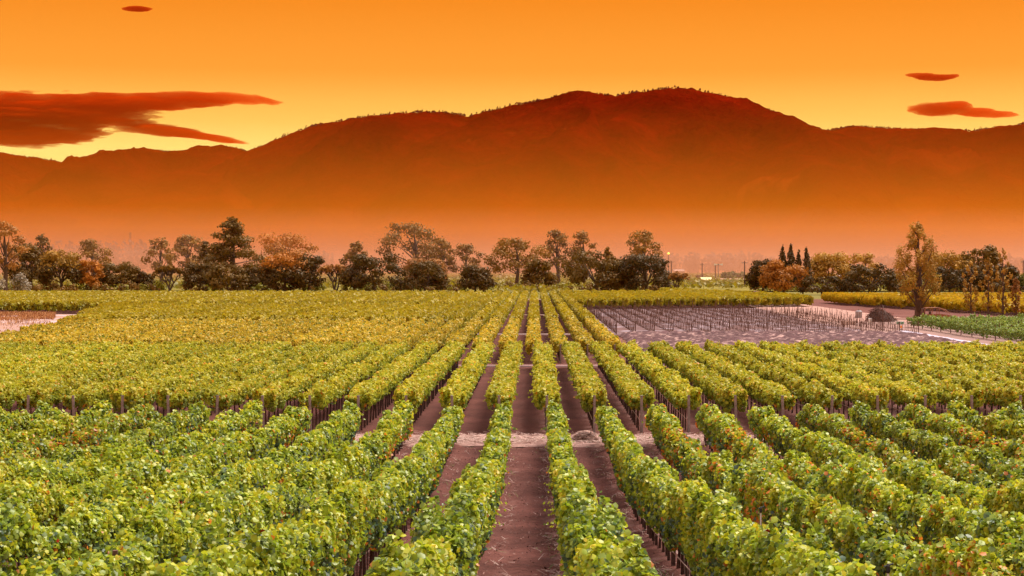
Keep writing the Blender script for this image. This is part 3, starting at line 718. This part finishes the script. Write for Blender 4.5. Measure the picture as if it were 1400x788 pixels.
def undergrowth():
    rng = R(41); cl = []; rr = random.Random(41)
    spans = [(-10, 222), (250, 440), (470, 672), (690, 780), (790, 912), (1030, 1150), (1152, 1420)]
    for a_, b_ in spans:
        for i in range(int((b_ - a_) / 3.4)):
            px = rr.uniform(a_, b_); Y = rr.uniform(596, 625); h = rr.uniform(.6, 2.0) * (1.5 if rr.random() < .2 else 1)
            cl.append(((X_of(px, Y), Y, h * .8), (rr.uniform(1.2, 2.6), 1.6, h)))
    C, Nn, K = blob_leaves(cl, rng, .8, .62); ok = C[:, 2] > .05; C, Nn, K = C[ok], Nn[ok], K[ok]; n = len(C)
    cb = rng.random(len(cl))[K]; col = mixc(TC['dark'][0], TC['brown'][1], np.clip(.55 * cb + .45 * rng.random(n), 0, 1)); g_ = cb > .72; col[g_] = col[g_] * np.array((.8, 1.4, .7))
    o = link('undergrowth', leaves('undergrowth', C, Nn, np.full(n, .6), col, QUAD, rng), M_tree, kind='stuff'); o['label'] = 'low brown and green scrub between the trees at the end of the rows'; o['category'] = 'scrub'
undergrowth()
def distant_woods():
    rng = R(31); C = []; S = []; K = []; cols = []
    spans = [(60, 215, 328, 2500), (335, 480, 344, 2600), (560, 700, 352, 2600), (840, 1065, 345, 2500), (1140, 1240, 349, 2400), (1340, 1440, 350, 2400), (-60, 60, 345, 2600), (700, 860, 352, 2700), (1060, 1150, 352, 2700), (1240, 1345, 352, 2700)]
    for x0, x1, yt, Y in spans:
        m = Y / F; k = int((x1 - x0) / 5)
        for i in range(k):
            px = rng.uniform(x0, x1); Yd = Y + rng.uniform(-200, 200); X = (px - VX) / F * Yd
            edge = min(px - x0, x1 - px) / 22; top = (HY - yt) * m * min(1, .62 + .38 * min(1, edge)) * rng.uniform(.72, 1.04) + EYE
            w = rng.uniform(8, 15); con = rng.random() < .10
            q = 84
            d = rng.normal(size=(q, 3)); d /= np.linalg.norm(d, axis=1, keepdims=True)
            zc = rng.random(q)
            if con: P = np.stack([X + d[:, 0] * 4.5 * (1 - zc), Yd + d[:, 1] * 4.5 * (1 - zc), zc * top * 1.18], 1)
            else: P = np.array((X, Yd, top * .52)) + d * np.array((w, w, top * .48)) * rng.random((q, 1)) ** .3
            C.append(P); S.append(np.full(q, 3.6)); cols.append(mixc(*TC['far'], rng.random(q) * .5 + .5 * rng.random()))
    C = np.concatenate(C); S = np.concatenate(S); cols = np.concatenate(cols)
    Nn = rng.normal(size=(len(C), 3)) + (0, -.3, .5)
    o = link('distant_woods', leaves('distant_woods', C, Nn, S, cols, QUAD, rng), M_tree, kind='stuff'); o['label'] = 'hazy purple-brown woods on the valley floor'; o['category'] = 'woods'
distant_woods()

# ------------------------------------------------------------------ mountain and hills
RIDGE_M = [(300, 330), (318, 216), (345, 205), (380, 190), (430, 172), (480, 163), (520, 157), (575, 153), (615, 155), (640, 160), (670, 151), (700, 144), (745, 137), (775, 129), (800, 126), (830, 131), (860, 128), (900, 123), (930, 120), (955, 123), (990, 132), (1020, 141), (1050, 150), (1085, 165), (1115, 177), (1140, 180), (1165, 188), (1200, 215), (1300, 300)]
RIDGE_L = [(-200, 230), (-60, 215), (0, 209), (25, 215), (60, 218), (100, 226), (130, 216), (170, 208), (205, 205), (240, 209), (262, 208), (290, 201), (320, 202), (350, 212), (420, 235), (600, 260), (900, 250), (1080, 200), (1120, 181), (1165, 173), (1220, 176), (1270, 178), (1310, 181), (1345, 177), (1385, 176), (1402, 168), (1440, 150), (1500, 140), (1700, 160)]
def range_mesh(name, prof, Yr, Yfoot, Yback, x0, x1, seed, nu, nv, clear=()):
    px = np.linspace(x0, x1, nu); tt = np.concatenate([np.linspace(0, 1, nv), 1 + np.linspace(.04, .5, 10)])
    ry = np.interp(px, [p[0] for p in prof], [p[1] for p in prof])
    k = max(3, int(nu / 260)); ry = np.convolve(np.pad(ry, k, 'edge'), np.ones(2 * k + 1) / (2 * k + 1), 'valid')
    PX, T = np.meshgrid(px, tt, indexing='ij')
    n1 = Noise2(seed, 128, 128); n2 = Noise2(seed + 1, 256, 256)
    Yy = Yfoot + (Yr - Yfoot) * np.minimum(T, 1) + (Yback - Yr) * np.clip(T - 1, 0, 1) * 2
    X = (PX - VX) / F * (Yfoot * .45 + Yr * .55 + (Yy - Yr) * .45)
    X = X + (1 - np.clip(T, 0, 1)) * 0
    Xr = (PX - VX) / F * Yr
    X = Xr * (.72 + .28 * np.clip((Yy - Yfoot) / (Yr - Yfoot), 0, 1.3))
    RZ = np.repeat((EYE + (HY - ry) / F * Yr)[:, None], len(tt), 1)
    t = np.clip(T, 0, 1); gul = 1 - np.abs(2 * fbm(n1, X / 620 + .25 * t, Yy / 1300, 3) - 1)
    prf = t ** 1.15 * (.82 + .18 * t)
    mod = (gul - .62) * .80 * np.sin(np.pi * t) ** .9
    Z = RZ * (prf + mod * .9) + (fbm(n2, X / 150, Yy / 150, 4) - .5) * 70 * np.sin(np.pi * t) ** .7
    tree = (fbm(n2, X / 26, Yy / 26, 2) - .5) * 16 * np.clip(t * 5, 0, 1); Z = Z + tree
    back = T > 1; Z = np.where(back, RZ * (1 - (T - 1) * 1.6), Z); Z = np.maximum(Z, -4 + 0 * Z)
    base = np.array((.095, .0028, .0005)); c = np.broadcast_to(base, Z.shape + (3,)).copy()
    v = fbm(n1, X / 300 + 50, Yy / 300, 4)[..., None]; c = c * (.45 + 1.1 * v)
    bx = VX + F * X / Yy; by = HY - (Z - EYE) / Yy * F
    low = np.clip((fbm(n1, X / 420 + 9, Yy / 300 + 4, 4) - .60) * 9, 0, 1) * np.clip((.55 - t) * 4, 0, 1); cl_ = low * .35
    for cx, tc_, w_, h_ in clear:
        q = ((PX - cx) / w_) ** 2 + ((T - tc_) / h_) ** 2; ragged = fbm(n2, X / 55 + 3, Yy / 120, 4, .65)
        cl_ = np.maximum(cl_, np.clip((1.5 - q - ragged * 2.2) * 1.6, 0, .6))
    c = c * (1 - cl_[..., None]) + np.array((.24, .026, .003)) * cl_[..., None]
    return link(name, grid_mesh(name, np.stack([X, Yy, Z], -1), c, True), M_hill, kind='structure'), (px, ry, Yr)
CLEAR = [(640, .50, 42, .05), (690, .52, 28, .03), (1015, .40, 48, .035), (930, .33, 14, .05), (770, .47, 26, .025), (1040, .36, 20, .02)]
m1, rd1 = range_mesh('mountain', RIDGE_M, 6400, 3700, 8200, 215, 1290, 61, 540, 150, CLEAR)
m2, rd2 = range_mesh('hills', RIDGE_L, 7800, 3900, 9500, -420, 1820, 71, 620, 90, [(110, .30, 30, .04), (40, .26, 22, .03), (1340, .42, 26, .03)])
def ridge_trees(rds):
    rng = R(3); C = []; S = []; N_ = []
    for (px, ry, Yr), lo_, hi_ in rds:
        for i in range(1000):
            p = rng.uniform(lo_, hi_); gap = np.sin(p * .045) + np.sin(p * .13 + 2); 
            if rng.random() > .55 + .22 * gap: continue
            h = rng.uniform(4, 9) * (1.5 if (1300 < p < 1400 or 370 < p < 420 or 30 < p < 100) and rng.random() < .35 else 1); Y = Yr + rng.uniform(-60, 30)
            x = (p - VX) / F * Y; z = EYE + (HY - np.interp(p, px, ry)) / F * Yr - 4
            q = 14; t = rng.random(q); a_ = rng.random(q) * 6.28; r_ = h * .42 * (1 - t * .8)
            C.append(np.stack([x + r_ * np.cos(a_), Y + r_ * np.sin(a_), z + t * h], 1)); S.append(np.full(q, 3.4)); 
    C = np.concatenate(C); S = np.concatenate(S)
    col = np.tile(np.array((.085, .006, .0015)), (len(C), 1)) * rng.uniform(.6, 1.4, (len(C), 1))
    o = link('ridge_trees', leaves('ridge_trees', C, rng.normal(size=(len(C), 3)), S, col, QUAD, rng), M_tree, kind='stuff'); o['label'] = 'tiny trees fringing the mountain skyline'; o['category'] = 'trees'
ridge_trees([(rd1, 345, 1120), (rd2, -20, 340), (rd2, 1118, 1420)])

# ------------------------------------------------------------------ clouds: closed lens-shaped bodies of vapour, far behind the mountain
def cloud(name, label, fields, box, seed, Y, dens, thick, rgb, ab, nz_amp=.30, nsc=(24, 5), step=1.4):
    x0, x1, y0, y1 = box; us = np.arange(x0, x1, step * 2.4); vs = np.arange(y0, y1, step * .55)
    U, V = np.meshgrid(us, vs, indexing='ij'); n = Noise2(seed, 256, 256)
    Fd = np.full(U.shape, -9.0)
    for cx, cy, rx, ry, tilt in fields:
        dy = V - (cy + tilt * (U - cx)); q = 1 - ((U - cx) / rx) ** 2 - (dy / ry) ** 2
        Fd = np.where(Fd > q, Fd, q) if Fd.max() < -8 else np.log(np.exp(5 * Fd) + np.exp(5 * np.maximum(q, -3))) / 5
    Fd = Fd + (fbm(n, U / nsc[0], V / nsc[1], 4, .6) - .5) * 4.2 * nz_amp
    Fd[0, :] = Fd[-1, :] = -1; Fd[:, 0] = Fd[:, -1] = -1
    T = np.clip(Fd, 0, 1.2) ** .9 * thick * (.7 + .6 * fbm(n, U / nsc[0] / .8 + 30, V / nsc[1] / .8, 3))
    keep = Fd > 0; i = np.arange(U.size).reshape(U.shape)
    cell = keep[:-1, :-1] | keep[1:, :-1] | keep[1:, 1:] | keep[:-1, 1:]
    q = np.stack([i[:-1, :-1], i[1:, :-1], i[1:, 1:], i[:-1, 1:]], -1)[cell]
    used = np.unique(q); bnd = ~keep.ravel()
    mp_f = -np.ones(U.size, int); mp_b = mp_f.copy(); mp_f[used] = np.arange(len(used)); nb = len(used)
    inner = used[~bnd[used]]; mp_b[used] = mp_f[used]; mp_b[inner] = nb + np.arange(len(inner))
    Xw = (U.ravel() - VX) / F * Y; Zw = EYE + (HY - V.ravel()) / F * Y; Tw = T.ravel()
    Vf = np.stack([Xw[used], Y - Tw[used], Zw[used]], 1); Vb = np.stack([Xw[inner], Y + Tw[inner], Zw[inner]], 1)
    org = np.array([Xw[used].mean(), Y, Zw[used].mean()])
    loops = np.concatenate([mp_f[q][:, ::-1], mp_b[q]]).ravel()
    me = mesh_np(name, np.concatenate([Vf, Vb]) - org, loops, np.arange(len(loops) // 4) * 4, None, True)
    o = link(name, me, vol_mat(name, rgb, dens, .35, ab), loc=tuple(org)); tag(o, label, 'cloud'); return o
CR = (.50, .040, .002); CR2 = (.34, .025, .002); CA = (.12, .004, .0)
cloud('cloud', 'large dark red cloud bank over the left ridge, tapering right', [(20, 154, 215, 27, .0), (-60, 163, 200, 38, .0), (150, 140, 150, 12.5, .0), (255, 133, 75, 5.0, .02), (325, 134.5, 46, 3.1, .06), (366, 138, 24, 1.9, .12), (130, 158, 100, 16, .0), (215, 178, 60, 7.5, .08), (285, 188, 52, 4.6, .14), (30, 186, 110, 14, -.02), (225, 143, 70, 5, .0)], (-260, 395, 118, 212), 81, 14500, .0085, 420, CR, CA, .40, (38, 4.0))
cloud('cloud', 'small dark sliver of cloud high at the upper left', [(186, 12.5, 21, 3.2, 0)], (160, 212, 6, 19), 82, 14500, .030, 130, CR2, CA, .22, (12, 3), .5)
cloud('cloud', 'small thin dark cloud, upper of the two on the right', [(1277, 106.5, 28, 4.0, 0), (1262, 103.5, 26, 2.0, .05), (1290, 105, 22, 2.0, -.02)], (1228, 1320, 98, 113), 83, 14500, .020, 170, CR2, CA, .22, (14, 3.2), .6)
cloud('cloud', 'orange lens-shaped cloud with a thin tail above the right ridge', [(1280, 149.5, 40, 9.6, .0), (1304, 147, 27, 9, .02), (1330, 153.5, 30, 5.4, .05), (1358, 156.5, 36, 4.2, .02)], (1230, 1404, 134, 166), 84, 14500, .0100, 260, CR, CA, .20, (18, 4), .7)

# ------------------------------------------------------------------ things in the fields
# truck facing the camera
tx, tY = X_of(1035.5, 470), 470
t = thing('truck', 'small tan flat-fronted truck parked by the dark round tree', 'truck', (tx, tY, 0))
g = Geo(); g.add([(-.98, 0, .65), (.98, 0, .65), (.98, 0, 1.25), (-.98, 0, 1.25), (-.98, 4.6, .65), (.98, 4.6, .65), (.98, 4.6, 1.2), (-.98, 4.6, 1.2)], [(0, 1, 2, 3), (4, 7, 6, 5), (0, 3, 7, 4), (1, 5, 6, 2), (3, 2, 6, 7), (0, 4, 5, 1)]); g.build('body', M_tan, t)
Geo().add([(-.9, .7, 1.25), (.9, .7, 1.25), (.78, 1.15, 2.05), (-.78, 1.15, 2.05), (-.9, 2.4, 1.25), (.9, 2.4, 1.25), (.8, 2.3, 2.05), (-.8, 2.3, 2.05)], [(0, 1, 2, 3), (4, 7, 6, 5), (0, 3, 7, 4), (1, 5, 6, 2), (3, 2, 6, 7)]).build('cab', M_tan, t)
Geo().add([(-.74, .76, 1.36), (.74, .76, 1.36), (.66, 1.10, 1.96), (-.66, 1.10, 1.96)], [(0, 1, 2, 3)]).build('windshield', M_glass, t, (0, -.03, 0))
Geo().box(-.6, .6, -.03, 0, .78, 1.02).build('grille', M_black, t)
Geo().box(-1.02, 1.02, -.14, -.04, .48, .62).build('bumper', M_chrome, t)
for s_ in (-.8, .8): Geo().tube([(s_, 0, .9), (s_, -.07, .9)], [.14, .12], 10).build('headlight', M_white, t)
wheel = Geo(); wheel.tube([(-.12, 0, 0), (.12, 0, 0)], .38, 14); wheel = wheel.mesh('wheel'); wheel.materials.append(M_tyre)
for sx in (-.82, .82):
    for sy in (.8, 3.7): link('wheel', wheel, None, t, (sx, sy, .38))
Geo().box(-1.05, -1.0, 2.5, 4.6, 1.2, 1.6).box(1.0, 1.05, 2.5, 4.6, 1.2, 1.6).build('bed_side', M_tan, t)

# rusty shell of an old wagon, seen from the side
bY = depth(438.5); bx = X_of(1261, bY)
t = thing('car_shell', 'rusty stripped shell of an old wagon beside the tall poplar', 'car wreck', (bx, bY, 0))
g = Geo(); g.add([(0, y, z) for y in (0, 1.5) for z in (.25,)] , []); g = Geo()
side = [(0.0, .3), (.15, .95), (1.0, 1.0), (3.6, 1.0), (4.45, .85), (4.5, .3)]
for y in (0, 1.5):
    for a_, b_ in zip(side, side[1:]): pass
    nv = [(x_, y, z_) for x_, z_ in side] + [(x_, y + .04, z_) for x_, z_ in side]; k = len(side)
    g.add(nv, [tuple(range(k)), tuple(range(2 * k - 1, k - 1, -1))] + [(i, (i + 1) % k, (i + 1) % k + k, i + k) for i in range(k)])
g.box(.1, 4.4, .05, 1.49, .28, .36); g.build('body', M_rust, t)
for y in (.02, 1.52):
    Geo().tube([(.55, y, 2.05), (2.6, y, 2.08), (3.7, y, 1.75), (4.45, y, 1.15)], .055, 5).build('roof_rail', M_rust, t)
    for (xa, xb, zt_) in ((.15, .55, 2.05), (1.55, 1.7, 2.05), (2.7, 2.75, 2.05)): Geo().tube([(xa, y, .95), (xb, y, zt_)], .06, 5).build('pillar', M_rust, t)
for xr in (.55, 1.6, 2.6): Geo().tube([(xr, .02, 2.07), (xr, 1.52, 2.07)], .045, 5).build('roof_bar', M_rust, t)
Geo().box(.12, .5, .1, 1.4, 1.0, 1.95).build('rear_panel', M_rustd, t)
Geo().box(1.3, 1.5, .3, 1.2, .5, 1.45).build('seat', M_rustd, t)
w2 = Geo().tube([(0, -.1, 0), (0, .1, 0)], .34, 12).mesh('wheel'); w2.materials.append(M_tyre)
for xr in (.9, 3.6):
    for y in (.1, 1.45): link('wheel', w2, None, t, (xr, y, .34))

# brush pile
bY = depth(441); bx = X_of(1206, bY); rng = R(5); rr = random.Random(5)
t = thing('brush_pile', 'brown heap of cut vine brush at the end of the young plot', 'brush pile', (bx, bY, 0))
g = Geo(); g.lathe([(2.2, -.1), (2.0, .35), (1.6, .85), (1.1, 1.3), (.6, 1.6), (.05, 1.75)], 18); mm_ = g.mesh('heap'); 
for v in mm_.vertices: v.co.x += rr.uniform(-.22, .22) - .35 * v.co.z; v.co.z += rr.uniform(-.22, .22)
link('heap', mm_, M_rustd, t)
g = Geo()
for i in range(700):
    a_ = rr.uniform(0, 6.28); q = rr.random(); r0 = 2.35 * q ** .6; z0 = 1.85 * (1 - (r0 / 2.45) ** 1.7) * rr.uniform(.85, 1.25) + .05
    d = Vector((rr.uniform(-1, 1), rr.uniform(-.6, .6), rr.uniform(-.55, .45))).normalized() * rr.uniform(.3, .9)
    p = Vector((r0 * math.cos(a_) - .35 * z0, r0 * math.sin(a_), z0)); q2 = p + d; q2.z = max(.02, q2.z)
    g.tube([p - d * .5, p + Vector((0, 0, .05)), q2], [.03, .025, .012], 3)
g.build('branch', solid('cut_brush', (.13, .065, .05), .9, .4, 1.5), t, kind='stuff')
g = Geo().tube([(.6, -1.9, .1), (-.1, -.9, 2.7)], .05, 5).tube([(1.4, -1.7, .1), (.2, -1.0, 1.8)], .045, 5); g.build('pole', M_post, t)

# crate, bucket, drum, pallets, marker, tall stake
def thing_at(name, label, cat, px, base, z=0): Y = depth(base); return thing(name, label, cat, (X_of(px, Y), Y, z))
t = thing_at('crate', 'low white crate with two green panels by the brush heap', 'crate', 1230, 445)
Geo().box(-.62, .62, -.4, .4, .08, .62).build('box', M_white, t)
MG = solid('green_panel', (.15, .42, .30), .6, .1, 3)
for s_ in (-.28, .28): Geo().box(s_ - .24, s_ + .24, -.43, -.403, .2, .52).build('panel', MG, t)
t = thing_at('bucket', 'small white bucket left of the green and white crate', 'bucket', 1219, 445)
Geo().lathe([(.13, .06), (.17, .42)], 12).build('pail', M_white, t); Geo().tube([(.17 * math.cos(a_), 0, .42 + .12 * math.sin(a_)) for a_ in np.linspace(0, math.pi, 7)], .01, 4).build('handle', M_chrome, t)
t = thing_at('drum', 'upright pale plastic drum left of the brush heap', 'drum', 1189.5, 444)
Geo().lathe([(.27, .06), (.29, .12), (.29, .45), (.31, .5), (.29, .55), (.29, .9), (.25, .95)], 14).build('barrel', M_white, t)
t = thing_at('tank', 'grey water tank standing behind the staked rows', 'tank', 1174, 436)
Geo().lathe([(.55, .08), (.58, .2), (.58, 1.2), (.4, 1.38), (.15, 1.42)], 16).build('tank_body', solid('grey_plastic', (.30, .26, .28), .6, .1, 2), t); Geo().lathe([(.16, 1.42), (.16, 1.52)], 10).build('lid', M_black, t)
for i, px in enumerate((1154, 1160, 1166)):
    t = thing_at('bin', f"pale open field bin among the stakes, {ORD[i]} from left", 'bin', px, 446)
    t['group'] = 'pale bins among the stakes'
    g = Geo(); [g.box(-.3, .3, y, y + .03, .1, .75) for y in (-.3, .27)]; g.box(-.3, -.27, -.267, .267, .1, .75); g.box(.27, .3, -.267, .267, .1, .75); g.box(-.26, .26, -.26, .26, .1, .14); g.build('box', solid('pale_bin', (.55, .42, .38), .6, .1, 2) , t)
t = thing_at('marker', 'orange marker on a thin stick in the bare dirt', 'marker', 1232, 455)
Geo().tube([(0, 0, 0), (0, 0, .9)], .02, 5).build('stick', M_stake, t); Geo().box(-.12, .12, -.02, .02, .62, .92).build('flag', solid('orange_flag', (.85, .28, .03), .6, .05, 3), t, (0, -.04, 0))
o = Geo().tube([(0, 0, -.2), (.02, 0, 1.7), (0, 0, 3.3)], [.07, .06, .05], 6).build('pole', M_stake, None, (X_of(1206.5, 216), 216, 0)); tag(o, 'tall dark pole at the corner of the staked plot, before the brush heap', 'pole')

# utility poles
def util(px, base, top, label, arm=True):
    Y = depth(base); h = Z_of(top, Y); t = thing('utility_pole', label, 'utility pole', (X_of(px, Y), Y, 0), 'utility poles')
    Geo().tube([(0, 0, -.5), (0, 0, h)], [.28 * Y / 700, .2 * Y / 700], 7).build('pole', M_tbark, t)
    if arm: Geo().box(-1.2, 1.2, -.1, .1, h - .9, h - .68).build('crossarm', M_tbark, t); Geo().tube([(-.9, 0, h - .68), (-.9, 0, h - .4)], .08, 5).tube([(.9, 0, h - .68), (.9, 0, h - .4)], .08, 5).build('insulator', M_white, t)
util(1018, 394, 357, 'tallest utility pole, left of the truck'); util(918, 386, 357, 'utility pole right of the black-green oak')
util(978, 385, 362, 'utility pole behind the bright metal roof'); util(960, 386, 360, 'thin utility pole behind the far dark bush')
util(832, 401, 379, 'short bare pole before the wide brown oak', False); util(1399, 392, 356, 'utility pole at the right edge')
# wind machine
Y = depth(385.5) * .98; t = thing('wind_machine', 'white-bladed orchard wind machine above the far field', 'wind machine', (X_of(982, Y), Y, 0)); h = Z_of(362.5, Y)
Geo().tube([(0, 0, 0), (0, 0, h)], .22, 7).build('mast', M_post, t); Geo().box(-.5, .5, -.6, .6, h, h + .7).build('hub', M_post, t)
for s_ in (-1, 1): Geo().add([(s_ * .5, -.65, h + .1), (s_ * 2.6, -.65, h - .4), (s_ * 2.7, -.65, h + .9), (s_ * .5, -.65, h + .6), (s_ * .5, -.55, h + .1), (s_ * 2.6, -.55, h - .4), (s_ * 2.7, -.55, h + .9), (s_ * .5, -.55, h + .6)], [(0, 1, 2, 3), (7, 6, 5, 4), (0, 4, 5, 1), (1, 5, 6, 2), (2, 6, 7, 3), (3, 7, 4, 0)]).build('blade', M_white, t)
# lit lamp
Y = 900; t = thing('yard_lamp', 'glowing orange lamp on a pole beyond the black-green oak', 'lamp', (X_of(914, Y), Y, 0)); h = Z_of(347.5, Y)
Geo().tube([(0, 0, 0), (0, 0, h)], .12, 6).build('pole', M_tbark, t); Geo().lathe([(.1, -.5), (.5, -.25), (.58, .1), (.35, .4), (.08, .5)], 10, (0, 0, h + .3)).build('lamp_head', solid('lamp_glow', (1, .42, .06), .5, .02, 1, emit=3.0), t)
# sheds and houses far off
M_roof = solid('pale_metal_roof', (.85, .66, .34), .35, .08, .5); M_wall = solid('pale_wall', (.34, .25, .22), .8, .08, .3)
def shed(name, label, px0, px1, base, h, hr, dy, wall, roof, skew=0):
    Y = depth(base); x0, x1 = X_of(px0, Y), X_of(px1, Y); w = x1 - x0; t = thing(name, label, 'building', (x0, Y, 0))
    Geo().box(0, w, 0, dy, -.2, h).build('wall', wall, t)
    Geo().add([(-.4, -.5, h + .02), (w + .4, -.5, h + .02), (w + .4, dy + .5, h + hr), (-.4, dy + .5, h + hr), (-.4, -.5, h + .2), (w + .4, -.5, h + .2), (w + .4, dy + .5, h + hr + .2), (-.4, dy + .5, h + hr + .2)], [(0, 3, 2, 1), (4, 5, 6, 7), (0, 1, 5, 4), (1, 2, 6, 5), (2, 3, 7, 6), (3, 0, 4, 7)]).build('roof', roof, t)
    k = max(1, int(w / 5))
    for i in range(k): Geo().box((i + .35) * w / k, (i + .65) * w / k, -.06, -.01, h * .3, h * .75).build('window', M_glass, t)
    return t
shed('shed', 'low open shed with a bright sunlit metal roof in the green field', 961, 974, 388.5, 1.1, 2.3, 9, M_rustd, M_roof)
shed('farm_building', 'long low pinkish farm building right of the metal-roofed shed', 975, 1026, 387, 1.4, .9, 8, M_tan, M_tan)
shed('farm_building', 'tiny white farm buildings at the foot of the far woods', 922, 936, 377, 5, 2, 12, M_wall, M_wall)
shed('house', 'small pale house half hidden among the left trees', 104, 111, 390, 7.5, 1.5, 8, M_wall, M_wall)
shed('house', 'small pale house behind the golden-brown trees', 1150, 1160, 389, 3.5, 1.5, 8, M_wall, M_wall)

# sprinklers among the front rows
sp_r = Geo().tube([(0, 0, -.1), (0, 0, 1.78)], .016, 7).mesh('riser'); sp_r.materials.append(M_white)
sp_h = Geo().lathe([(.022, 1.78), (.032, 1.81), (.028, 1.87), (.012, 1.9)], 8).tube([(-.05, 0, 1.86), (.07, 0, 1.9)], .013, 5).mesh('sprinkler_head'); sp_h.materials.append(M_black)
for px, py, n_ in ((860, 606, 'the farthest of the line'), (880, 628, 'second from the straw path'), (957, 661, 'third from the straw path'), (1040, 693, 'fourth from the straw path'), (1214, 771, 'the nearest of the line')):
    Y = 40.0
    for _ in range(30): Y = F * (EYE - 1.9 - float(gz(Y))) / (py - HY) * .5 + Y * .5
    t = thing('sprinkler', f"white sprinkler riser with black head among the nearest rows, {n_}", 'sprinkler', (X_of(px, Y), Y, float(gz(Y))), 'sprinkler risers')
    link('riser', sp_r, None, t); link('sprinkler_head', sp_h, None, t)

# straw heap and loose straw, weeds
def blades(name, P, rng, lmin, lmax, wid, col, flat=.8, mat=M_straw, up=0.0):
    n = len(P); a_ = rng.random(n) * 6.28; l = rng.uniform(lmin, lmax, n); ti = rng.uniform(0, 1, n) * (1 - flat) + up
    d = np.stack([np.cos(a_), np.sin(a_), ti], 1) * l[:, None] * .5; s = np.stack([-np.sin(a_), np.cos(a_), rng.normal(0, .4, n)], 1) * wid
    V = np.stack([P - d * (0 if up else 1) - s, P - d * (0 if up else 1) + s, P + d + s * .4, P + d - s * .4], 1).reshape(-1, 3)
    return mesh_np(name, V, np.arange(4 * n), np.arange(n) * 4, np.repeat(col, 4, 0))
rng = R(9)
hx, hY = at(800, 605); t = thing('straw_heap', 'small heap of dry straw on the pale cross path', 'straw heap', (hx, hY, 0))
u_, v_ = np.meshgrid(np.linspace(0, 2 * np.pi, 25), np.linspace(0, 1, 9), indexing='ij'); nn = Noise2(2)
rad = .62 * v_ * (1 + .3 * (nn(u_ / 6.2832 * 8, v_ * 2) - .5)); hp = np.stack([rad * np.cos(u_) * 1.1, rad * np.sin(u_), .46 * (1 - v_ ** 2.2) + .30 * (nn(u_ / 6.2832 * 8, v_ * 5) - .5) * np.minimum(v_ * 3, 1) * (1 - v_) * 2], -1); hp[-1] = hp[0]
link('heap', grid_mesh('heap', hp, np.tile(np.array((.36, .22, .18)), hp.shape[:2] + (1,))), M_straw, t)
n = 2600; a_ = rng.random(n) * 6.28; q = rng.random(n) ** .6; P = np.stack([q * .66 * np.cos(a_) * 1.15, q * .66 * np.sin(a_), .46 * (1 - q ** 2.2) + rng.uniform(0, .12, n)], 1)
link('straw', blades('straw', P, rng, .08, .30, .010, mixc((.35, .2, .16), (.62, .44, .38), rng.random(n))), M_straw, t, kind='stuff')
n = 26000; x = rng.uniform(-16, 16, n); y = 82.2 + rng.normal(0, 1.15, n); P = np.stack([x, y, gz(y) + .13 + rng.uniform(0, .05, n)], 1)
o = link('loose_straw', blades('loose_straw', P, rng, .1, .34, .011, mixc((.4, .25, .21), (.66, .48, .42), rng.random(n))), M_straw, kind='stuff'); o['label'] = 'loose dry straw strewn over the first cross path'; o['category'] = 'straw'
n = 30000; row = rng.integers(-4, 5, n); y = rng.uniform(18, 79, n); cl = Noise2(14, 128, 128); sd = rng.choice([-1, 1], n)
x = FX0 + row * SP + sd * np.abs(rng.normal(.42, .22, n)); keep = (fbm(cl, x / .5, y / .9, 2) > .56) & (rng.random(n) < np.where(row >= 0, 1, .45)); x, y = x[keep], y[keep]; n = len(x)
P = np.stack([x, y, gz(y) + .05 + rng.uniform(0, .07, n)], 1); col = mixc((.34, .2, .17), (.62, .45, .40), rng.random(n)); gr = rng.random(n) < .22; col[gr] = (.16, .20, .07)
o = link('dry_weeds', blades('dry_weeds', P, rng, .08, .30, .010, col, .4), M_straw, kind='stuff'); o['label'] = 'dry weeds and pruned canes along the foot of the front rows'; o['category'] = 'weeds'
n = 9000; x = rng.uniform(-8, 10, n); y = 18 + 62 * rng.random(n); P = np.stack([x, y, gz(y) + .04 + rng.uniform(0, .05, n)], 1)
o = link('clods', blades('clods', P, rng, .03, .09, .018, mixc((.12, .05, .045), (.34, .19, .16), rng.random(n) ** 2), .3), M_straw, kind='stuff'); o['label'] = 'small clods and litter on the tilled aisles'; o['category'] = 'soil litter'
# dry tussocks on the bare patch at the left
n = 14000; y = 306 - rng.exponential(14, n); x = X_of(rng.uniform(-20, 75, n), y); ok = fbm(cl, x / 6, y / 9, 2) > .42; x, y = x[ok], y[ok]; n = len(x)
P = np.stack([x, y, np.full(n, .1)], 1)
o = link('dry_grass', blades('dry_grass', P, rng, .3, .8, .06, mixc((.28, .12, .05), (.50, .25, .10), rng.random(n)), .2, up=.9), M_straw, kind='stuff'); o['label'] = 'rust-coloured dry grass on the bare patch at the left'; o['category'] = 'grass'

# ------------------------------------------------------------------ the air
g = Geo().box(-9400, 9400, -200, 9800, -80, 1100); g.build('haze', vol_mat('haze', (1.0, .13, .01), 1.1e-5, .3), kind='stuff')
g = Geo().box(-1900, 1900, 900, 3650, -7, 98); g.build('valley_haze', vol_mat('valley_haze', (1.0, .305, .02), 4.3e-4, .3), kind='stuff')
g = Geo().box(-1850, 1850, 632, 3630, -5, 32); g.build('low_haze', vol_mat('low_haze', (.92, .60, .50), 3.1e-4, .3), kind='stuff')
